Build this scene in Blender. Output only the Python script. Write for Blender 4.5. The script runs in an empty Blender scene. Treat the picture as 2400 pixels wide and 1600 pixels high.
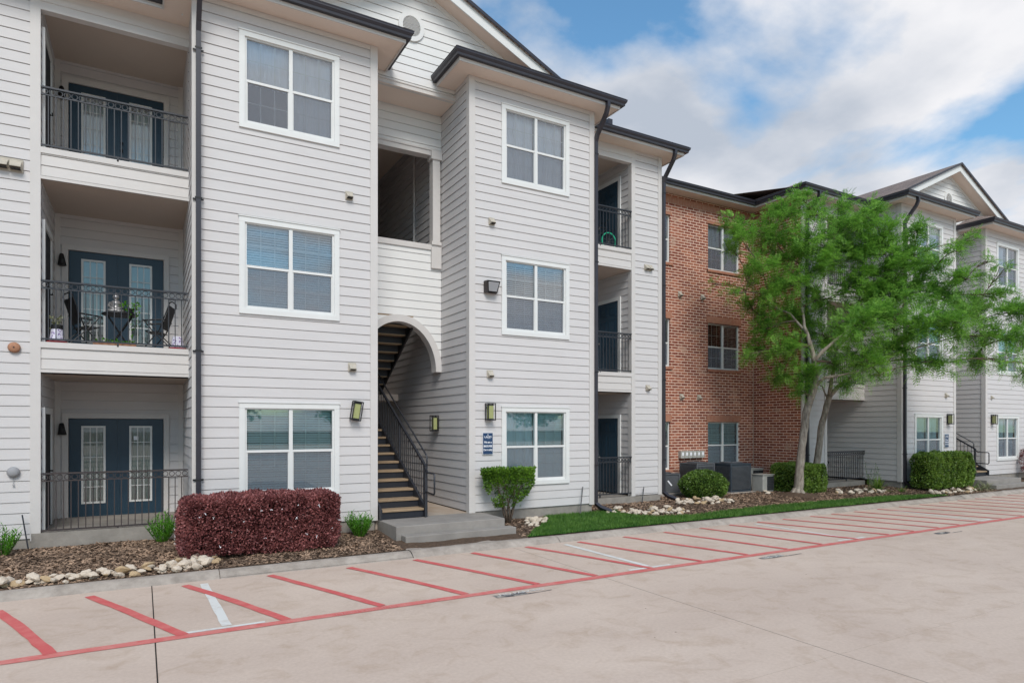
import bpy, math, random
from mathutils import Vector, Matrix, noise
R = math.radians
random.seed(7)
S = bpy.context.scene
COL = S.collection

# ---------------------------------------------------------------- camera
cam_d = bpy.data.cameras.new("camera")
cam = bpy.data.objects.new("camera", cam_d); COL.objects.link(cam)
cam.location = (0, 0, 1.72)
cam.rotation_euler = (R(90), 0, R(-29.77))
cam_d.sensor_width = 36.0
cam_d.lens = 1516 / 2400 * 36
cam_d.shift_y = 200 / 2400
cam_d.clip_start = 0.1
cam_d.clip_end = 1500
S.camera = cam

# ---------------------------------------------------------------- world
SUN_EL, SUN_AZ = 45.0, 196.0      # azimuth clockwise from +Y; the sun stands high behind the camera
EXPOSURE = 0.87
W = bpy.data.worlds.new("World"); S.world = W; W.use_nodes = True
nt = W.node_tree; nt.nodes.clear()
def N(t, typ, **kw):
    n = t.nodes.new(typ)
    for k, v in kw.items():
        if hasattr(n, k): setattr(n, k, v)
        else: n.inputs[k].default_value = v
    return n
out = N(nt, "ShaderNodeOutputWorld")
bg = N(nt, "ShaderNodeBackground"); bg.inputs[1].default_value = 1.0
sky = N(nt, "ShaderNodeTexSky", sky_type='NISHITA', sun_disc=False, sun_elevation=R(SUN_EL), sun_rotation=R(SUN_AZ), altitude=100, air_density=1.2, dust_density=0.6, ozone_density=2.0)
skm = N(nt, "ShaderNodeVectorMath", operation='MULTIPLY'); skm.inputs[1].default_value = (0.066, 0.094, 0.100)
nt.links.new(sky.outputs[0], skm.inputs[0])
tc = N(nt, "ShaderNodeTexCoord")
sep = N(nt, "ShaderNodeSeparateXYZ"); nt.links.new(tc.outputs['Generated'], sep.inputs[0])
zc = N(nt, "ShaderNodeMath", operation='MAXIMUM'); zc.inputs[1].default_value = 0.0
nt.links.new(sep.outputs[2], zc.inputs[0])
za = N(nt, "ShaderNodeMath", operation='ADD'); za.inputs[1].default_value = 0.22
nt.links.new(zc.outputs[0], za.inputs[0])
def mathn(op, a, b=None, c=None):
    n = N(nt, "ShaderNodeMath", operation=op)
    for i, v in enumerate((a, b, c)):
        if v is None: continue
        if isinstance(v, (int, float)): n.inputs[i].default_value = v
        else: nt.links.new(v, n.inputs[i])
    return n.outputs[0]
px = mathn('DIVIDE', sep.outputs[0], za.outputs[0]); py = mathn('DIVIDE', sep.outputs[1], za.outputs[0])
cmb = N(nt, "ShaderNodeCombineXYZ"); nt.links.new(px, cmb.inputs[0]); nt.links.new(py, cmb.inputs[1])
cmb.inputs[2].default_value = 5.3
n1 = N(nt, "ShaderNodeTexNoise"); n1.inputs['Scale'].default_value = 1.25; n1.inputs['Detail'].default_value = 9; n1.inputs['Roughness'].default_value = 0.52; n1.inputs['Distortion'].default_value = 0.25
nt.links.new(cmb.outputs[0], n1.inputs['Vector'])
r1 = N(nt, "ShaderNodeValToRGB"); r1.color_ramp.elements[0].position = 0.455; r1.color_ramp.elements[1].position = 0.55
nt.links.new(n1.outputs[0], r1.inputs[0])
n2 = N(nt, "ShaderNodeTexNoise"); n2.inputs['Scale'].default_value = 2.2; n2.inputs['Detail'].default_value = 7
ofs = N(nt, "ShaderNodeVectorMath", operation='ADD'); ofs.inputs[1].default_value = (0.05, 0.22, 0.4)
nt.links.new(cmb.outputs[0], ofs.inputs[0]); nt.links.new(ofs.outputs[0], n2.inputs['Vector'])
r2 = N(nt, "ShaderNodeValToRGB")
r2.color_ramp.elements[0].position = 0.36; r2.color_ramp.elements[0].color = (0.27, 0.30, 0.35, 1)
r2.color_ramp.elements[1].position = 0.62; r2.color_ramp.elements[1].color = (0.50, 0.50, 0.515, 1)
nt.links.new(n2.outputs[0], r2.inputs[0])
mx = N(nt, "ShaderNodeMixRGB"); nt.links.new(r1.outputs[0], mx.inputs[0]); nt.links.new(skm.outputs[0], mx.inputs[1]); nt.links.new(r2.outputs[0], mx.inputs[2])
nt.links.new(mx.outputs[0], bg.inputs[0]); nt.links.new(bg.outputs[0], out.inputs[0])

sd = bpy.data.lights.new("sun", 'SUN'); sd.energy = 1.45; sd.angle = R(25); sd.color = (1.0, 0.96, 0.91)
sun = bpy.data.objects.new("sun", sd); COL.objects.link(sun)
az = R(SUN_AZ); el = R(SUN_EL)
dvec = Vector((math.sin(az) * math.cos(el), math.cos(az) * math.cos(el), math.sin(el)))
sun.rotation_euler = dvec.to_track_quat('Z', 'Y').to_euler(); sun.location = (0, -20, 30)

S.view_settings.view_transform = 'Standard'; S.view_settings.look = 'None'
S.view_settings.gamma = 1; S.view_settings.exposure = EXPOSURE
S.render.engine = 'CYCLES'
try:
    S.cycles.max_bounces = 8; S.cycles.transparent_max_bounces = 24; S.cycles.use_denoising = True
except Exception: pass

# ---------------------------------------------------------------- materials
def mat(name, col, rough=0.7, spec=0.5, metal=0.0, var=0.0, vscale=3.0, bump=0.0, bscale=40.0, stretch=(1, 1, 1), var2=None, coords='Object'):
    m = bpy.data.materials.new(name); m.use_nodes = True
    t = m.node_tree; b = t.nodes['Principled BSDF']
    b.inputs['Base Color'].default_value = (*col, 1); b.inputs['Roughness'].default_value = rough
    b.inputs['Metallic'].default_value = metal
    b.inputs['Specular IOR Level'].default_value = spec
    if var or bump or var2:
        tc = N(t, "ShaderNodeTexCoord"); mp = N(t, "ShaderNodeMapping"); mp.inputs['Scale'].default_value = stretch
        t.links.new(tc.outputs[coords], mp.inputs[0])
    if var:
        n = N(t, "ShaderNodeTexNoise"); n.inputs['Scale'].default_value = vscale; n.inputs['Detail'].default_value = 6; n.inputs['Roughness'].default_value = .65
        t.links.new(mp.outputs[0], n.inputs['Vector'])
        r = N(t, "ShaderNodeValToRGB"); r.color_ramp.elements[0].position = .3; r.color_ramp.elements[1].position = .72
        c2 = var2 or tuple(c * (1 - var) for c in col)
        r.color_ramp.elements[0].color = (*c2, 1); r.color_ramp.elements[1].color = (*col, 1)
        t.links.new(n.outputs[0], r.inputs[0]); t.links.new(r.outputs[0], b.inputs['Base Color'])
    if bump:
        n = N(t, "ShaderNodeTexNoise"); n.inputs['Scale'].default_value = bscale; n.inputs['Detail'].default_value = 5
        t.links.new(mp.outputs[0], n.inputs['Vector'])
        bp = N(t, "ShaderNodeBump"); bp.inputs['Strength'].default_value = bump; bp.inputs['Distance'].default_value = .01
        t.links.new(n.outputs[0], bp.inputs['Height']); t.links.new(bp.outputs[0], b.inputs['Normal'])
    return m

def leafmat(name, c_dark, c_light, trans=0.35, rough=0.5):
    m = bpy.data.materials.new(name); m.use_nodes = True
    t = m.node_tree; b = t.nodes['Principled BSDF']; o = t.nodes['Material Output']
    g = N(t, "ShaderNodeNewGeometry")
    tc = N(t, "ShaderNodeTexCoord"); n = N(t, "ShaderNodeTexNoise"); n.inputs['Scale'].default_value = 2.2; n.inputs['Detail'].default_value = 3
    t.links.new(tc.outputs['Object'], n.inputs['Vector'])
    a = N(t, "ShaderNodeMath", operation='MULTIPLY_ADD'); a.inputs[1].default_value = .75; t.links.new(g.outputs['Random Per Island'], a.inputs[0])
    s = N(t, "ShaderNodeMath", operation='MULTIPLY_ADD'); s.inputs[1].default_value = 1.4; s.inputs[2].default_value = -.58; t.links.new(n.outputs[0], s.inputs[0])
    t.links.new(s.outputs[0], a.inputs[2])
    r = N(t, "ShaderNodeValToRGB"); r.color_ramp.elements[0].color = (*c_dark, 1); r.color_ramp.elements[1].color = (*c_light, 1)
    t.links.new(a.outputs[0], r.inputs[0]); t.links.new(r.outputs[0], b.inputs['Base Color'])
    b.inputs['Roughness'].default_value = rough; b.inputs['Specular IOR Level'].default_value = .35
    tr = N(t, "ShaderNodeBsdfTranslucent"); t.links.new(r.outputs[0], tr.inputs[0])
    mxs = N(t, "ShaderNodeMixShader"); mxs.inputs[0].default_value = trans
    t.links.new(b.outputs[0], mxs.inputs[1]); t.links.new(tr.outputs[0], mxs.inputs[2]); t.links.new(mxs.outputs[0], o.inputs[0])
    return m

M = {}
M['siding'] = mat('painted lap siding', (0.595, 0.57, 0.56), .6, .3, var=.07, vscale=1.3, bump=.06, bscale=60, stretch=(1, 1, 5))
M['trim'] = mat('painted trim', (0.60, 0.57, 0.545), .55, .35, var=.06, vscale=2.5)
M['white'] = mat('white vinyl', (0.71, 0.71, 0.69), .4, .45, var=.06, vscale=3)
M['gable'] = mat('white gable siding', (0.72, 0.71, 0.69), .6, .3, var=.05, vscale=1.3)
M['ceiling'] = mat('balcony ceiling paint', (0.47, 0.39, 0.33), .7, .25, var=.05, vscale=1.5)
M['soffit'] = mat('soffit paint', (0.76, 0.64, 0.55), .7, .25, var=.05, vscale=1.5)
M['gutter'] = mat('dark bronze gutter', (0.032, 0.030, 0.040), .38, .5, var=.25, vscale=5)
M['iron'] = mat('black painted iron', (0.030, 0.032, 0.040), .45, .5, var=.3, vscale=8)
M['iron_rust'] = mat('weathered iron', (0.034, 0.032, 0.038), .55, .4, var=.4, vscale=4, var2=(0.06, 0.042, 0.036))
M['door_blind'] = mat('door blind', (0.40, 0.43, 0.40), .7, .2, var=.06, vscale=5, stretch=(6, 6, .4))
M['navy'] = mat('navy door paint', (0.018, 0.048, 0.078), .4, .45, var=.15, vscale=3)
M['concrete'] = mat('foundation concrete', (0.34, 0.31, 0.275), .9, .2, var=.35, vscale=3.5, bump=.3, bscale=30)
M['stepcon'] = mat('step concrete', (0.31, 0.285, 0.26), .85, .25, var=.28, vscale=2.2, bump=.25, bscale=60)
M['landing'] = mat('landing concrete', (0.42, 0.36, 0.30), .85, .25, var=.3, vscale=1.6, var2=(0.33, 0.24, 0.17))
M['kerb'] = mat('kerb concrete', (0.44, 0.385, 0.335), .9, .2, var=.35, vscale=4, bump=.4, bscale=45, var2=(0.25, 0.215, 0.185))
M['shingle'] = None
M['bark'] = mat('pale grey bark', (0.42, 0.37, 0.31), .9, .2, var=.5, vscale=14, bump=1.0, bscale=24, stretch=(1, 1, .3), var2=(0.13, 0.105, 0.085))
M['bark2'] = mat('brown twig bark', (0.16, 0.12, 0.09), .9, .2, var=.4, vscale=9)
M['black'] = mat('black', (0.015, 0.015, 0.017), .5, .4, var=.3, vscale=8)
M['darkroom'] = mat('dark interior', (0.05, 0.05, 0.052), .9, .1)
M['blind'] = mat('white blind', (0.84, 0.86, 0.87), .5, .3, var=.05, vscale=4)
M['sheet'] = mat('pale curtain', (0.84, 0.84, 0.88), .8, .1, var=.08, vscale=5, stretch=(4, 4, .5))
M['wood'] = mat('worn tread wood', (0.40, 0.285, 0.18), .8, .25, var=.45, vscale=6, stretch=(.6, 4, 4), bump=.3)
M['stringer'] = mat('black chipped riser paint', (0.018, 0.020, 0.028), .5, .45, var=.3, vscale=8)
M['mulch_base'] = mat('mulch soil', (0.15, 0.10, 0.07), .95, .1, var=.6, vscale=22, bump=1.0, bscale=35, var2=(0.055, 0.04, 0.03))
M['rock'] = mat('white limestone', (0.66, 0.59, 0.50), .85, .2, var=.35, vscale=7, bump=.35, bscale=25, var2=(0.50, 0.40, 0.30))
M['rock2'] = mat('tan limestone', (0.55, 0.40, 0.24), .85, .2, var=.4, vscale=7, bump=.3, bscale=25)
M['vent'] = mat('beige vent plastic', (0.52, 0.47, 0.39), .6, .35, var=.25, vscale=15)
M['glass_lamp'] = mat('amber lamp glass', (0.36, 0.38, 0.16), .25, .6, var=.15, vscale=12)
M['ac_navy'] = mat('dark blue metal', (0.040, 0.052, 0.068), .42, .5, var=.2, vscale=6)
M['ac_grey'] = mat('grey metal', (0.115, 0.12, 0.13), .45, .5, var=.25, vscale=6)
M['ac_beige'] = mat('beige metal', (0.45, 0.44, 0.40), .5, .4, var=.2, vscale=6)
M['sign'] = mat('navy sign plate', (0.012, 0.045, 0.115), .35, .5)
M['ink'] = mat('white lettering', (0.85, 0.85, 0.88), .5, .3)
M['terracotta'] = mat('terracotta', (0.44, 0.22, 0.13), .7, .3, var=.3, vscale=30)
M['red'] = mat('red plastic', (0.45, 0.02, 0.03), .4, .5)
M['silver'] = mat('silver paint', (0.35, 0.34, 0.34), .35, .5, metal=.5, var=.5, vscale=25)
M['green_pipe'] = mat('green rubber', (0.02, 0.45, 0.25), .5, .4)
M['pipe'] = mat('grey plastic', (0.30, 0.30, 0.31), .6, .3)

def glass_mat(name, tint, refl, rough=.02):
    m = bpy.data.materials.new(name); m.use_nodes = True; t = m.node_tree; t.nodes.clear()
    o = N(t, "ShaderNodeOutputMaterial"); tr = N(t, "ShaderNodeBsdfTransparent"); tr.inputs[0].default_value = (*tint, 1)
    gl = N(t, "ShaderNodeBsdfGlossy"); gl.inputs['Roughness'].default_value = rough
    fr = N(t, "ShaderNodeFresnel"); fr.inputs[0].default_value = 1.52
    ma = N(t, "ShaderNodeMath", operation='MULTIPLY_ADD'); ma.inputs[1].default_value = 1.7; ma.inputs[2].default_value = refl; ma.use_clamp = True
    t.links.new(fr.outputs[0], ma.inputs[0])
    mxs = N(t, "ShaderNodeMixShader"); t.links.new(ma.outputs[0], mxs.inputs[0]); t.links.new(tr.outputs[0], mxs.inputs[1]); t.links.new(gl.outputs[0], mxs.inputs[2])
    t.links.new(mxs.outputs[0], o.inputs[0]); return m
M['glass'] = glass_mat('window glass', (.92, .97, 1.0), .20)
M['glass_teal'] = glass_mat('teal window glass', (.66, .90, .92), .16)
M['glass_clear'] = glass_mat('door glass', (.88, .94, .92), .05)
def screen_mat():
    m = bpy.data.materials.new('insect screen'); m.use_nodes = True; t = m.node_tree; t.nodes.clear()
    o = N(t, "ShaderNodeOutputMaterial"); tr = N(t, "ShaderNodeBsdfTransparent")
    d = N(t, "ShaderNodeBsdfDiffuse"); d.inputs[0].default_value = (.24, .26, .30, 1)
    mxs = N(t, "ShaderNodeMixShader"); mxs.inputs[0].default_value = .38
    t.links.new(tr.outputs[0], mxs.inputs[1]); t.links.new(d.outputs[0], mxs.inputs[2]); t.links.new(mxs.outputs[0], o.inputs[0]); return m
M['screen'] = screen_mat()

def brick_mat(name, side):
    m = bpy.data.materials.new(name); m.use_nodes = True; t = m.node_tree; b = t.nodes['Principled BSDF']
    tc = N(t, "ShaderNodeTexCoord"); sp = N(t, "ShaderNodeSeparateXYZ"); t.links.new(tc.outputs['Object'], sp.inputs[0])
    cb = N(t, "ShaderNodeCombineXYZ"); t.links.new(sp.outputs[1 if side else 0], cb.inputs[0]); t.links.new(sp.outputs[2], cb.inputs[1])
    br = N(t, "ShaderNodeTexBrick"); br.inputs['Scale'].default_value = 1; br.inputs['Brick Width'].default_value = .27; br.inputs['Row Height'].default_value = .0895
    br.inputs['Mortar Size'].default_value = .0105; br.inputs['Mortar Smooth'].default_value = .15; br.inputs['Bias'].default_value = -.25
    br.inputs['Color1'].default_value = (0.215, 0.055, 0.030, 1); br.inputs['Color2'].default_value = (0.43, 0.155, 0.085, 1)
    br.inputs['Mortar'].default_value = (0.80, 0.58, 0.46, 1)
    t.links.new(cb.outputs[0], br.inputs['Vector'])
    n = N(t, "ShaderNodeTexNoise"); n.inputs['Scale'].default_value = 1.6; n.inputs['Detail'].default_value = 8; n.inputs['Roughness'].default_value = .7
    t.links.new(cb.outputs[0], n.inputs['Vector'])
    r = N(t, "ShaderNodeValToRGB"); r.color_ramp.elements[0].position = .56; r.color_ramp.elements[1].position = .66
    r.color_ramp.elements[0].color = (0, 0, 0, 1); r.color_ramp.elements[1].color = (.75, .75, .75, 1); t.links.new(n.outputs[0], r.inputs[0])
    mxx = N(t, "ShaderNodeMixRGB"); mxx.inputs[2].default_value = (0.52, 0.34, 0.25, 1)
    t.links.new(r.outputs[0], mxx.inputs[0]); t.links.new(br.outputs['Color'], mxx.inputs[1])
    n2 = N(t, "ShaderNodeTexNoise"); n2.inputs['Scale'].default_value = 14; n2.inputs['Detail'].default_value = 3; t.links.new(cb.outputs[0], n2.inputs['Vector'])
    hs = N(t, "ShaderNodeMixRGB", blend_type='OVERLAY'); hs.inputs[0].default_value = .35; t.links.new(mxx.outputs[0], hs.inputs[1]); t.links.new(n2.outputs[0], hs.inputs[2])
    t.links.new(hs.outputs[0], b.inputs['Base Color']); b.inputs['Roughness'].default_value = .88
    bp = N(t, "ShaderNodeBump"); bp.inputs['Strength'].default_value = .6; bp.inputs['Distance'].default_value = .012; bp.invert = True
    t.links.new(br.outputs['Fac'], bp.inputs['Height']); t.links.new(bp.outputs[0], b.inputs['Normal'])
    return m
M['brick'] = brick_mat('red brick', False); M['brick_side'] = brick_mat('red brick return', True)
M['brick_unit'] = mat('single red bricks', (0.36, 0.13, 0.08), .88, .2, var=.5, vscale=9, var2=(0.45, 0.23, 0.15))
M['mortar'] = mat('mortar', (0.52, 0.38, 0.30), .95, .1)

def shingle_mat():
    m = bpy.data.materials.new('asphalt shingles'); m.use_nodes = True; t = m.node_tree; b = t.nodes['Principled BSDF']
    tc = N(t, "ShaderNodeTexCoord"); sp = N(t, "ShaderNodeSeparateXYZ"); t.links.new(tc.outputs['Object'], sp.inputs[0])
    cb = N(t, "ShaderNodeCombineXYZ")
    t.links.new(sp.outputs[1], cb.inputs[0]); t.links.new(sp.outputs[2], cb.inputs[1])
    br = N(t, "ShaderNodeTexBrick"); br.inputs['Scale'].default_value = 1; br.inputs['Brick Width'].default_value = .32; br.inputs['Row Height'].default_value = .065
    br.inputs['Mortar Size'].default_value = .006; br.inputs['Color1'].default_value = (.16, .12, .105, 1); br.inputs['Color2'].default_value = (.27, .205, .175, 1); br.inputs['Mortar'].default_value = (.07, .055, .05, 1)
    t.links.new(cb.outputs[0], br.inputs['Vector']); t.links.new(br.outputs[0], b.inputs['Base Color']); b.inputs['Roughness'].default_value = .95
    return m
M['shingle'] = shingle_mat()

def road_mat():
    m = bpy.data.materials.new('driveway concrete'); m.use_nodes = True; t = m.node_tree; b = t.nodes['Principled BSDF']
    tc = N(t, "ShaderNodeTexCoord")
    def noise(scale, detail, lo, hi, c0, c1, dist=0, st=(1, 1, 1)):
        mp = N(t, "ShaderNodeMapping"); mp.inputs['Scale'].default_value = st; t.links.new(tc.outputs['Object'], mp.inputs[0])
        n = N(t, "ShaderNodeTexNoise"); n.inputs['Scale'].default_value = scale; n.inputs['Detail'].default_value = detail; n.inputs['Roughness'].default_value = .62; n.inputs['Distortion'].default_value = dist
        t.links.new(mp.outputs[0], n.inputs['Vector'])
        r = N(t, "ShaderNodeValToRGB"); r.color_ramp.elements[0].position = lo; r.color_ramp.elements[1].position = hi
        r.color_ramp.elements[0].color = (*c0, 1); r.color_ramp.elements[1].color = (*c1, 1); t.links.new(n.outputs[0], r.inputs[0]); return r, n
    a, _ = noise(.35, 8, .35, .65, (0.52, 0.415, 0.345), (0.59, 0.48, 0.40), .4, (1, 1.8, 1))
    c, _ = noise(2.6, 8, .50, .75, (1, 1, 1), (.84, .80, .75), .8)
    d, n3 = noise(26, 6, .35, .7, (.93, .92, .91), (1.04, 1.04, 1.04))
    mu = N(t, "ShaderNodeMixRGB", blend_type='MULTIPLY'); mu.inputs[0].default_value = 1; t.links.new(a.outputs[0], mu.inputs[1]); t.links.new(c.outputs[0], mu.inputs[2])
    mu2 = N(t, "ShaderNodeMixRGB", blend_type='MULTIPLY'); mu2.inputs[0].default_value = 1; t.links.new(mu.outputs[0], mu2.inputs[1]); t.links.new(d.outputs[0], mu2.inputs[2])
    # worn dark specks
    v = N(t, "ShaderNodeTexVoronoi"); v.inputs['Scale'].default_value = 1.7; t.links.new(tc.outputs['Object'], v.inputs['Vector'])
    rr = N(t, "ShaderNodeValToRGB"); rr.color_ramp.elements[0].position = .012; rr.color_ramp.elements[1].position = .022
    rr.color_ramp.elements[0].color = (.25, .22, .2, 1); t.links.new(v.outputs['Distance'], rr.inputs[0])
    mu3 = N(t, "ShaderNodeMixRGB", blend_type='MULTIPLY'); mu3.inputs[0].default_value = 1; t.links.new(mu2.outputs[0], mu3.inputs[1]); t.links.new(rr.outputs[0], mu3.inputs[2])
    t.links.new(mu3.outputs[0], b.inputs['Base Color']); b.inputs['Roughness'].default_value = .85; b.inputs['Specular IOR Level'].default_value = .25
    bp = N(t, "ShaderNodeBump"); bp.inputs['Strength'].default_value = .25; bp.inputs['Distance'].default_value = .004
    t.links.new(n3.outputs[0], bp.inputs['Height']); t.links.new(bp.outputs[0], b.inputs['Normal'])
    return m
M['road'] = road_mat()
def paint_mat(name, col, wear, lo=.42, hi=.62):
    m = bpy.data.materials.new(name); m.use_nodes = True; t = m.node_tree; b = t.nodes['Principled BSDF']
    tc = N(t, "ShaderNodeTexCoord"); n = N(t, "ShaderNodeTexNoise"); n.inputs['Scale'].default_value = 5; n.inputs['Detail'].default_value = 8; n.inputs['Roughness'].default_value = .75
    t.links.new(tc.outputs['Object'], n.inputs['Vector'])
    r = N(t, "ShaderNodeValToRGB"); r.color_ramp.elements[0].position = lo; r.color_ramp.elements[1].position = hi
    r.color_ramp.elements[0].color = (*col, 1); r.color_ramp.elements[1].color = (*wear, 1)
    t.links.new(n.outputs[0], r.inputs[0]); t.links.new(r.outputs[0], b.inputs['Base Color']); b.inputs['Roughness'].default_value = .7
    return m
M['redpaint'] = paint_mat('faded red paint', (0.56, 0.098, 0.095), (0.60, 0.155, 0.14))
M['redline'] = paint_mat('pale red paint', (0.58, 0.125, 0.115), (0.60, 0.22, 0.19))
M['whitepaint'] = paint_mat('worn white paint', (0.66, 0.66, 0.63), (0.54, 0.50, 0.45), .5, .7)
M['oldwhite'] = paint_mat('old white letters', (0.62, 0.24, 0.22), (0.60, 0.18, 0.165))
M['blackpaint'] = paint_mat('old black paint', (0.05, 0.05, 0.06), (0.42, 0.38, 0.33), .47, .60)
M['joint'] = mat('joint filler', (0.035, 0.03, 0.028), .9, .1)
M['hairline'] = mat('hairline joint', (0.30, 0.26, 0.22), .9, .1)

M['leaf_tree'] = leafmat('feathery leaf', (0.06, 0.18, 0.028), (0.34, 0.64, 0.10), .45)
M['leaf_hedge'] = leafmat('burgundy leaf', (0.070, 0.016, 0.019), (0.42, 0.155, 0.145), .15, .4)
M['leaf_box'] = leafmat('box hedge leaf', (0.035, 0.085, 0.014), (0.28, 0.42, 0.07), .25, .35)
M['leaf_round'] = leafmat('dark shrub leaf', (0.028, 0.07, 0.014), (0.20, 0.32, 0.055), .22, .35)
M['leaf_fresh'] = leafmat('fresh green leaf', (0.04, 0.15, 0.012), (0.16, 0.42, 0.035), .3, .4)
M['leaf_topiary'] = leafmat('bright shrub leaf', (0.020, 0.065, 0.008), (0.20, 0.38, 0.035), .25, .4)
M['leaf_straw'] = leafmat('variegated blade', (0.14, 0.16, 0.07), (0.42, 0.42, 0.26), .3)
M['grass'] = leafmat('grass blade', (0.045, 0.125, 0.018), (0.15, 0.29, 0.05), .3, .5)
M['grass_base'] = mat('turf base', (0.022, 0.095, 0.014), .95, .1, var=.4, vscale=12)
M['chip'] = leafmat('mulch chip', (0.085, 0.055, 0.038), (0.46, 0.31, 0.21), 0.0, .9)
M['flower'] = mat('white petal', (0.85, 0.82, 0.84), .6, .2)

# ---------------------------------------------------------------- mesh helpers
ORG = {}
class MB:
    def __init__(s): s.v = []; s.f = []
    def quad(s, a, b, c, d):
        n = len(s.v); s.v += [a, b, c, d]; s.f.append((n, n + 1, n + 2, n + 3)); return s
    def tri(s, a, b, c):
        n = len(s.v); s.v += [a, b, c]; s.f.append((n, n + 1, n + 2)); return s
    def poly(s, pts):
        n = len(s.v); s.v += list(pts); s.f.append(tuple(range(n, n + len(pts)))); return s
    def box(s, x0, y0, z0, x1, y1, z1):
        n = len(s.v)
        s.v += [(x0, y0, z0), (x1, y0, z0), (x1, y1, z0), (x0, y1, z0), (x0, y0, z1), (x1, y0, z1), (x1, y1, z1), (x0, y1, z1)]
        s.f += [(n, n + 3, n + 2, n + 1), (n + 4, n + 5, n + 6, n + 7), (n, n + 1, n + 5, n + 4), (n + 1, n + 2, n + 6, n + 5), (n + 2, n + 3, n + 7, n + 6), (n + 3, n, n + 4, n + 7)]
        return s
    def tube(s, pts, rad, seg=8, cap=True, sq=None):
        """round (or, with sq=(w,h), rectangular) tube along a polyline; rad may be a list"""
        P = [Vector(p) for p in pts]; n0 = len(s.v); k = len(P)
        up = None
        for i, p in enumerate(P):
            if i == 0: d = P[1] - P[0]
            elif i == k - 1: d = P[-1] - P[-2]
            else: d = (P[i + 1] - p).normalized() + (p - P[i - 1]).normalized()
            d.normalize()
            if up is None:
                up = Vector((0, 0, 1)) if abs(d.z) < .9 else Vector((1, 0, 0))
            a = d.cross(up)
            if a.length < 1e-5: a = d.cross(Vector((0, 1, 0)))
            a.normalize(); b = a.cross(d).normalized(); up = b
            r = rad[i] if isinstance(rad, (list, tuple)) else rad
            if sq:
                for (ca, cb) in ((-1, -1), (1, -1), (1, 1), (-1, 1)):
                    q = p + a * (ca * sq[0] / 2) + b * (cb * sq[1] / 2); s.v.append(tuple(q))
            else:
                for j in range(seg):
                    t = 2 * math.pi * j / seg; q = p + a * (math.cos(t) * r) + b * (math.sin(t) * r); s.v.append(tuple(q))
        m = 4 if sq else seg
        for i in range(k - 1):
            for j in range(m):
                a0 = n0 + i * m + j; a1 = n0 + i * m + (j + 1) % m
                s.f.append((a0, a1, a1 + m, a0 + m))
        if cap:
            s.f.append(tuple(n0 + j for j in reversed(range(m)))); s.f.append(tuple(n0 + (k - 1) * m + j for j in range(m)))
        return s
    def lathe(s, prof, seg=16, c=(0, 0, 0)):
        n0 = len(s.v)
        for (r, z) in prof:
            for j in range(seg):
                t = 2 * math.pi * j / seg; s.v.append((c[0] + r * math.cos(t), c[1] + r * math.sin(t), c[2] + z))
        for i in range(len(prof) - 1):
            for j in range(seg):
                a = n0 + i * seg + j; b = n0 + i * seg + (j + 1) % seg
                s.f.append((a, b, b + seg, a + seg))
        return s
    def ring(s, c, ax, az, r, w, seg=14):
        """thin square-section ring in the plane of vectors ax, az"""
        ax = Vector(ax); az_ = Vector(az); nn = ax.cross(az_).normalized(); n0 = len(s.v); c = Vector(c)
        for j in range(seg):
            t = 2 * math.pi * j / seg; d = ax * math.cos(t) + az_ * math.sin(t)
            for (dr, dn) in ((-w / 2, -w / 2), (w / 2, -w / 2), (w / 2, w / 2), (-w / 2, w / 2)):
                s.v.append(tuple(c + d * (r + dr) + nn * dn))
        for j in range(seg):
            for q in range(4):
                a = n0 + j * 4 + q; b = n0 + j * 4 + (q + 1) % 4; j2 = (j + 1) % seg
                s.f.append((a, b, n0 + j2 * 4 + (q + 1) % 4, n0 + j2 * 4 + q))
        return s
    def build(s, name, m, parent=None, smooth=False, bevel=0, world=True):
        me = bpy.data.meshes.new(name)
        o0 = ORG.get(parent.name, (0, 0, 0)) if (parent and world) else (0, 0, 0)
        me.from_pydata([(v[0] - o0[0], v[1] - o0[1], v[2] - o0[2]) for v in s.v], [], s.f); me.update()
        me.materials.append(m)
        if smooth:
            for p in me.polygons: p.use_smooth = True
        o = bpy.data.objects.new(name, me); COL.objects.link(o)
        if parent: o.parent = parent
        ORG[o.name] = o0
        if bevel:
            bv = o.modifiers.new('bevel', 'BEVEL'); bv.width = bevel; bv.segments = 2; bv.limit_method = 'ANGLE'
        return o
def empty(name, loc=(0, 0, 0), rz=0, parent=None):
    o = bpy.data.objects.new(name, None); COL.objects.link(o); o.empty_display_size = .2
    if parent:
        po = ORG.get(parent.name, (0, 0, 0)); o.parent = parent
        o.location = (loc[0] - po[0], loc[1] - po[1], loc[2] - po[2])
    else: o.location = loc
    o.rotation_euler.z = rz; ORG[o.name] = tuple(loc); return o
def tag(o, label=None, cat=None, group=None, kind=None):
    if label: o['label'] = label
    if cat: o['category'] = cat
    if group: o['group'] = group
    if kind: o['kind'] = kind
    return o
def kids(o): return [c for c in bpy.data.objects if c.parent == o]
def copy_tree(o, parent=None, ch=None):
    c = o.copy(); COL.objects.link(c); c.parent = parent
    for k in kids(o): copy_tree(k, c)
    return c
def dup(o, loc, rz, label, scale=None):
    c = copy_tree(o); c.location = loc; c.rotation_euler.z = rz
    if scale: c.scale = scale
    c['label'] = label; return c

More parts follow.
